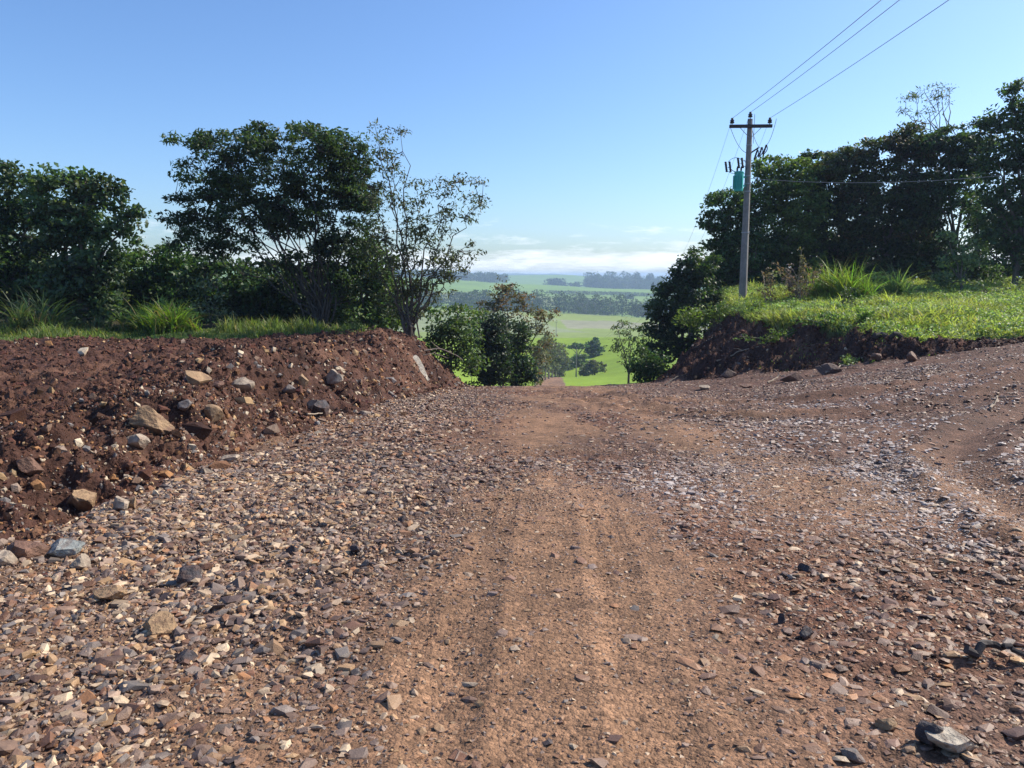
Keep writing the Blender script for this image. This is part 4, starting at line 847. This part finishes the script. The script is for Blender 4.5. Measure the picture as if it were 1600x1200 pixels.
def px_x(px, Y): return (px - 800) / FPX * Y
rs = np.random.default_rng(77)
S = []
for i in range(150):
    Y = rs.uniform(712, 830); px = rs.uniform(600, 1120); S.append((px_x(px, Y), Y, rs.uniform(12, 22), rs.uniform(5, 9)))
wood(S, 1.5, 'nearer belt of hazy woodland crossing the valley behind the pale field', 'valley_woodland', 1, (.035, .06, .03))
S = [(px_x(px, Y), Y, h, wd) for px, Y, h, wd in [(rs.uniform(800, 850), rs.uniform(850, 900), rs.uniform(17, 26), 8) for _ in range(14)] + [(rs.uniform(895, 962), rs.uniform(850, 900), rs.uniform(15, 22), 8) for _ in range(20)] + [(rs.uniform(640, 800), rs.uniform(860, 940), rs.uniform(12, 18), 7) for _ in range(20)]]
wood(S, 1.6, 'taller clumps of trees rising behind the nearer valley woodland', 'tree_clump_wood', 2, (.035, .055, .032))
S = [(px_x(px, Y), Y, h, wd) for px, Y, h, wd in [(rs.uniform(905, 1080), rs.uniform(1740, 1900), rs.uniform(20, 30) + 10 * (rs.random() < .25), 12) for _ in range(120)] + [(rs.uniform(856, 878), 1750, rs.uniform(16, 27), 10) for _ in range(8)] + [(rs.uniform(884, 900), 1740, rs.uniform(12, 18), 9) for _ in range(4)] + [(rs.uniform(560, 790), rs.uniform(1740, 1900), rs.uniform(14, 22), 12) for _ in range(70)]]
wood(S, 3.4, 'blue hazy forest along the far ridge', 'ridge_forest', 3, (.035, .055, .035), 60)
S = [(px_x(px, 1300), 1300, 6, 9) for px in np.arange(860, 1060, 4.0)]
wood(S, 1.6, 'thin dark hedge line crossing the far green field', 'hedge_wood', 4, (.035, .055, .03), 24)
# two single trees out on the far field
for px, Y, h, lb in ((983, 1180, 24, 'lone tree standing on the far green field'),):
    x = px_x(px, Y); b = np.array((x, Y, gz(x, Y)))
    tree('lone_tree', lb, px, 0, Y, [(px, 466, 7, 4), (px + 2, 463, 5, 3)], 2.2, .7, .25, 12, (.04, .06, .035), seed=141, base=b, stems=4, stem_r=.5, spread=2.4, twig=.3, fork=.5)

# ------------------------------------------------------------------ utility poles and lines
def insulator(b, p, C=None):
    b.lathe(p, [(0, .02), (.07, .02), (.075, .085), (.13, .11), (.15, .065), (.18, .10), (.22, .095), (.24, .05), (.28, .065), (.32, .045), (.33, .004)], 12)
def pole(x, y, h, label, full=False, hd=.0475):
    z0 = gz(x, y) if full is False else None
    if full: z0 = at(1160, 476, y)[2]; z0 = min(z0, gz(x, y) + .02)
    root = empty('utility_pole', (x, y, z0), label, 'utility pole', 'utility poles of the power line')
    o = (0, 0, 0); b = MB(); b.lathe((0, 0, -.4), [(0, .20), (.4, .195), (h * .5, .158), (h * .8 + .4, .13), (h + .4, .115)], 8); b.build('shaft', M_CONC, root)
    ca, sa = math.cos(-math.atan(hd)), math.sin(-math.atan(hd)); ax = np.array((ca, sa, 0)); fw = np.array((-sa, ca, 0))
    za = h - .35; b = MB(); b.box((-.17 * fw)[:3] + (0, 0, za), (1.95, .12, .14), None, math.atan2(sa, ca)); arm = b.build('crossarm', M_WOOD, root)
    ins = []
    for k, dx in enumerate((-.86, .86)):
        b = MB(); p = ax * dx - .17 * fw + (0, 0, za + .055); insulator(b, p); b.build('insulator', M_PORC, arm); ins.append(p + (0, 0, .3))
    b = MB(); p = np.array((0, 0, h)) - .0 * fw; insulator(b, p); b.lathe(p - (0, 0, .1), [(0, .03), (.1, .03)], 8); b.build('insulator', M_PORC, root); ins.insert(1, p + (0, 0, .3))
    for s in (-1, 1):
        b = MB(); b.tube([ax * s * .5 - .17 * fw + (0, 0, za - .05), -.14 * fw + ax * s * .05 + (0, 0, za - .5)], .014, 5); b.build('brace', M_STEEL, root)
    if full:
        # transformer on the left of the shaft
        tz = h - 2.75; tc = -ax * .46 - .22 * fw
        b = MB(); b.lathe(tc + (0, 0, tz - .55), [(0, .10), (.01, .20), (.06, .21), (.80, .21), (.85, .225), (.88, .225), (.92, .12), (.93, .02)], 20); tk = b.build('transformer', M_TANK, root)
        for q in range(7):
            a = math.pi * .75 + q * math.pi / 7; dv = np.array((math.cos(a), math.sin(a), 0)); b = MB(); b.box(tc + dv * .235 + (0, 0, tz - .13), (.06, .012, .6), None, a); b.build('cooling_fin', M_TANK, tk)
        for q in (-1, 1):
            b = MB(); b.lathe(tc + np.array((q * .09, 0, tz + .36)), [(0, .03), (.02, .055), (.05, .03), (.08, .055), (.11, .03), (.14, .05), (.17, .028), (.24, .015)], 10); b.build('bushing', M_PORC, tk)
        for q in (.12, -.28):
            b = MB(); b.box(tc * .5 + (0, 0, tz + q), (.36, .08, .07), None, math.atan2(.22, .46)); b.build('bracket', M_TANK, root)
        # surge arresters on arms above the tank
        for q, (dx, dz) in enumerate(((-.98, .55), (-.42, .72))):
            p = ax * dx - .25 * fw + (0, 0, tz + dz); b = MB(); dirv = np.array((-.16, 0, .99))
            for s_ in (-.09, .09): b.lathe(p + ax * s_ - dirv * .22, [(k_ * .04, .060 if k_ % 2 else .042) for k_ in range(13)], 9, None, dirv)
            b.tube([p, ax * (dx + .28) - .2 * fw + (0, 0, tz + dz - .18), -ax * .05 + (0, 0, tz + dz - .3)], .016, 5); b.build('arrester', M_PORC, root)
        # tilted fuse cutouts on a short arm to the right
        b = MB(); b.tube([ax * .05 + (0, 0, h - 1.55), ax * .42 - .1 * fw + (0, 0, h - 1.30)], .035, 6); sup = b.build('cutout_arm', M_WOOD, root)
        for q in range(3):
            c = ax * (.30 + q * .17) - (.12 + .1 * q) * fw + (0, 0, h - 1.62 + q * .09); dv = np.array((.30, 0, .95)); dv /= np.linalg.norm(dv); b = MB()
            b.lathe(c - dv * .22, [(k_ * .05, .050 if k_ % 2 else .032) for k_ in range(10)], 9, None, dv)
            t_ = np.linspace(0, 1, 9); arc = [c + dv * (u * .5 - .25) + ax * (.11 * math.sin(u * math.pi)) for u in t_]; b.tube(arc, .022, 5); b.build('fuse_cutout', M_PORC, sup)
        def jump(a, c, sag, nm='jumper_wire'):
            a, c = np.array(a, float), np.array(c, float); mid = (a + c) / 2 + (0, 0, -sag); b = MB(); b.tube(bez(a, mid, c, 12), .011, 4); b.build(nm, M_WIRE, root)
        jump(ax * -.92 - .1 * fw + (0, 0, za - .02), ax * -.05 - .1 * fw + (0, 0, h - 1.55), .55)
        jump(ax * 1.12 - .3 * fw + (0, 0, h - .05), ax * .66 - .3 * fw + (0, 0, h - 1.25), .55)
        jump(ax * .20 + (0, 0, h + .22), ax * .19 + (0, 0, h - 1.1), .02)
        jump(ax * .1 + (0, 0, za - .1), ax * .5 - .2 * fw + (0, 0, h - 1.35), .35)
        jump(ax * .3 - .1 * fw + (0, 0, h - 1.8), ax * -.42 - .25 * fw + (0, 0, tz + .95), .25)
        jump(ax * -.98 - .25 * fw + (0, 0, tz + .8), ax * -.42 - .25 * fw + (0, 0, tz + .9), -.25)
        jump(ax * -.1 + (0, 0, tz + .75), ax * -.42 - .25 * fw + (0, 0, tz + .9), -.12)
        jump(ax * -1.0 - .25 * fw + (0, 0, tz + .38), tc + (0, 0, tz + .3), .15)
        for zz in (h - 1.2, h - 2.6, h - 2.95, h - 3.3, h - 5.2):
            rd = np.interp(zz, [0, h * .5, h * .8, h], [.195, .158, .13, .115]) + .006
            b = MB(); b.lathe((0, 0, zz), [(0, rd), (.001, rd + .006), (.05, rd + .006), (.051, rd)], 10); b.build('steel_band', M_STEEL, root)
    return root, [np.array((x, y, z0)) + p for p in ins]
PX, PY = px_x(1163, 37) , 37.0
base_p = at(1160, 476, PY)
HP = (at(1166, 186, PY)[2] - base_p[2])
p1, i1 = pole(base_p[0], PY, HP, 'concrete utility pole with a green transformer standing on the right meadow', True)
def along(Y): return base_p[0] + .0475 * (Y - PY)
p2, i2 = pole(along(50), 50, 7.6, 'utility pole mostly hidden behind the dark tree leaning over the road dip')
p3, i3 = pole(px_x(901, 215), 215, 8.6, 'small distant utility pole at the edge of the bright green field')
p4, i4 = pole(px_x(869, 480), 480, 10.0, 'most distant utility pole, out on the pale field')
i0 = [np.array((along(-32) + dx, -32, gz(along(-32), -32) + dz)) for dx, dz in ((-.86, 9.4), (0, 9.75), (.86, 9.4))]
def wire(a, b, sag, label, rad=.012, n=40, group='wires of the overhead power line', cat='power line'):
    t = np.linspace(0, 1, n)[:, None]; a, b = np.array(a, float), np.array(b, float); pts = a + (b - a) * t; pts[:, 2] -= sag * 4 * (t * (1 - t))[:, 0]
    m = MB(); m.tube(pts, rad, 5); o = m.build('power_line', M_WIRE, off=a); tag(o, label, cat, group)
    return pts
nm3 = ('leftmost', 'middle', 'rightmost')
for k in range(3):
    wire(i1[k], i0[k], 1.0, f'{nm3[k]} of the three wires running from the transformer pole up over the camera', .010)
    wire(i1[k], i2[k], .5, f'{nm3[k]} of the three wires dropping from the transformer pole to the road dip', .006)
    wire(i2[k], i3[k], 2.5, f'{nm3[k]} of the three thin wires crossing the valley to the distant pole', .010)
lv0 = np.array((base_p[0] + .13, PY, at(1168, 279, PY)[2])); lv1 = at(2100, 175, 30)
lp = wire(lv0, lv1, 1.05, 'single pale wire running right from the pole in front of the dark grove', .014)
b = MB(); q = lp[np.argmin(np.abs([(p[0] / p[1]) - (1418 - 800) / FPX for p in lp]))]; b.lathe(q - (0, 0, .10), [(0, .02), (.03, .05), (.12, .05), (.16, .02)], 8); o = b.build('wire_clamp', M_PORC, off=q); tag(o, 'small dark clamp on the single pale wire before the grove', 'wire clamp')

# ------------------------------------------------------------------ haze
b = MB(); b.box((0, 2900, -40 + (16.5 + -80) / 2 + 40), (9000, 8600, 16.5 + 80)); m = bpy.data.materials.new('valley_haze'); m.use_nodes = True; nt = m.node_tree; nt.nodes.clear()
o_ = N(nt, 'ShaderNodeOutputMaterial'); v_ = N(nt, 'ShaderNodeVolumePrincipled'); v_.inputs['Color'].default_value = (.52, .68, 1.0, 1); v_.inputs['Density'].default_value = .00028; v_.inputs['Anisotropy'].default_value = .2
nt.links.new(v_.outputs[0], o_.inputs['Volume'])
o = b.build('haze', m); o['kind'] = 'stuff'; o['label'] = 'thin blue haze lying over the far valley'; o['category'] = 'haze'
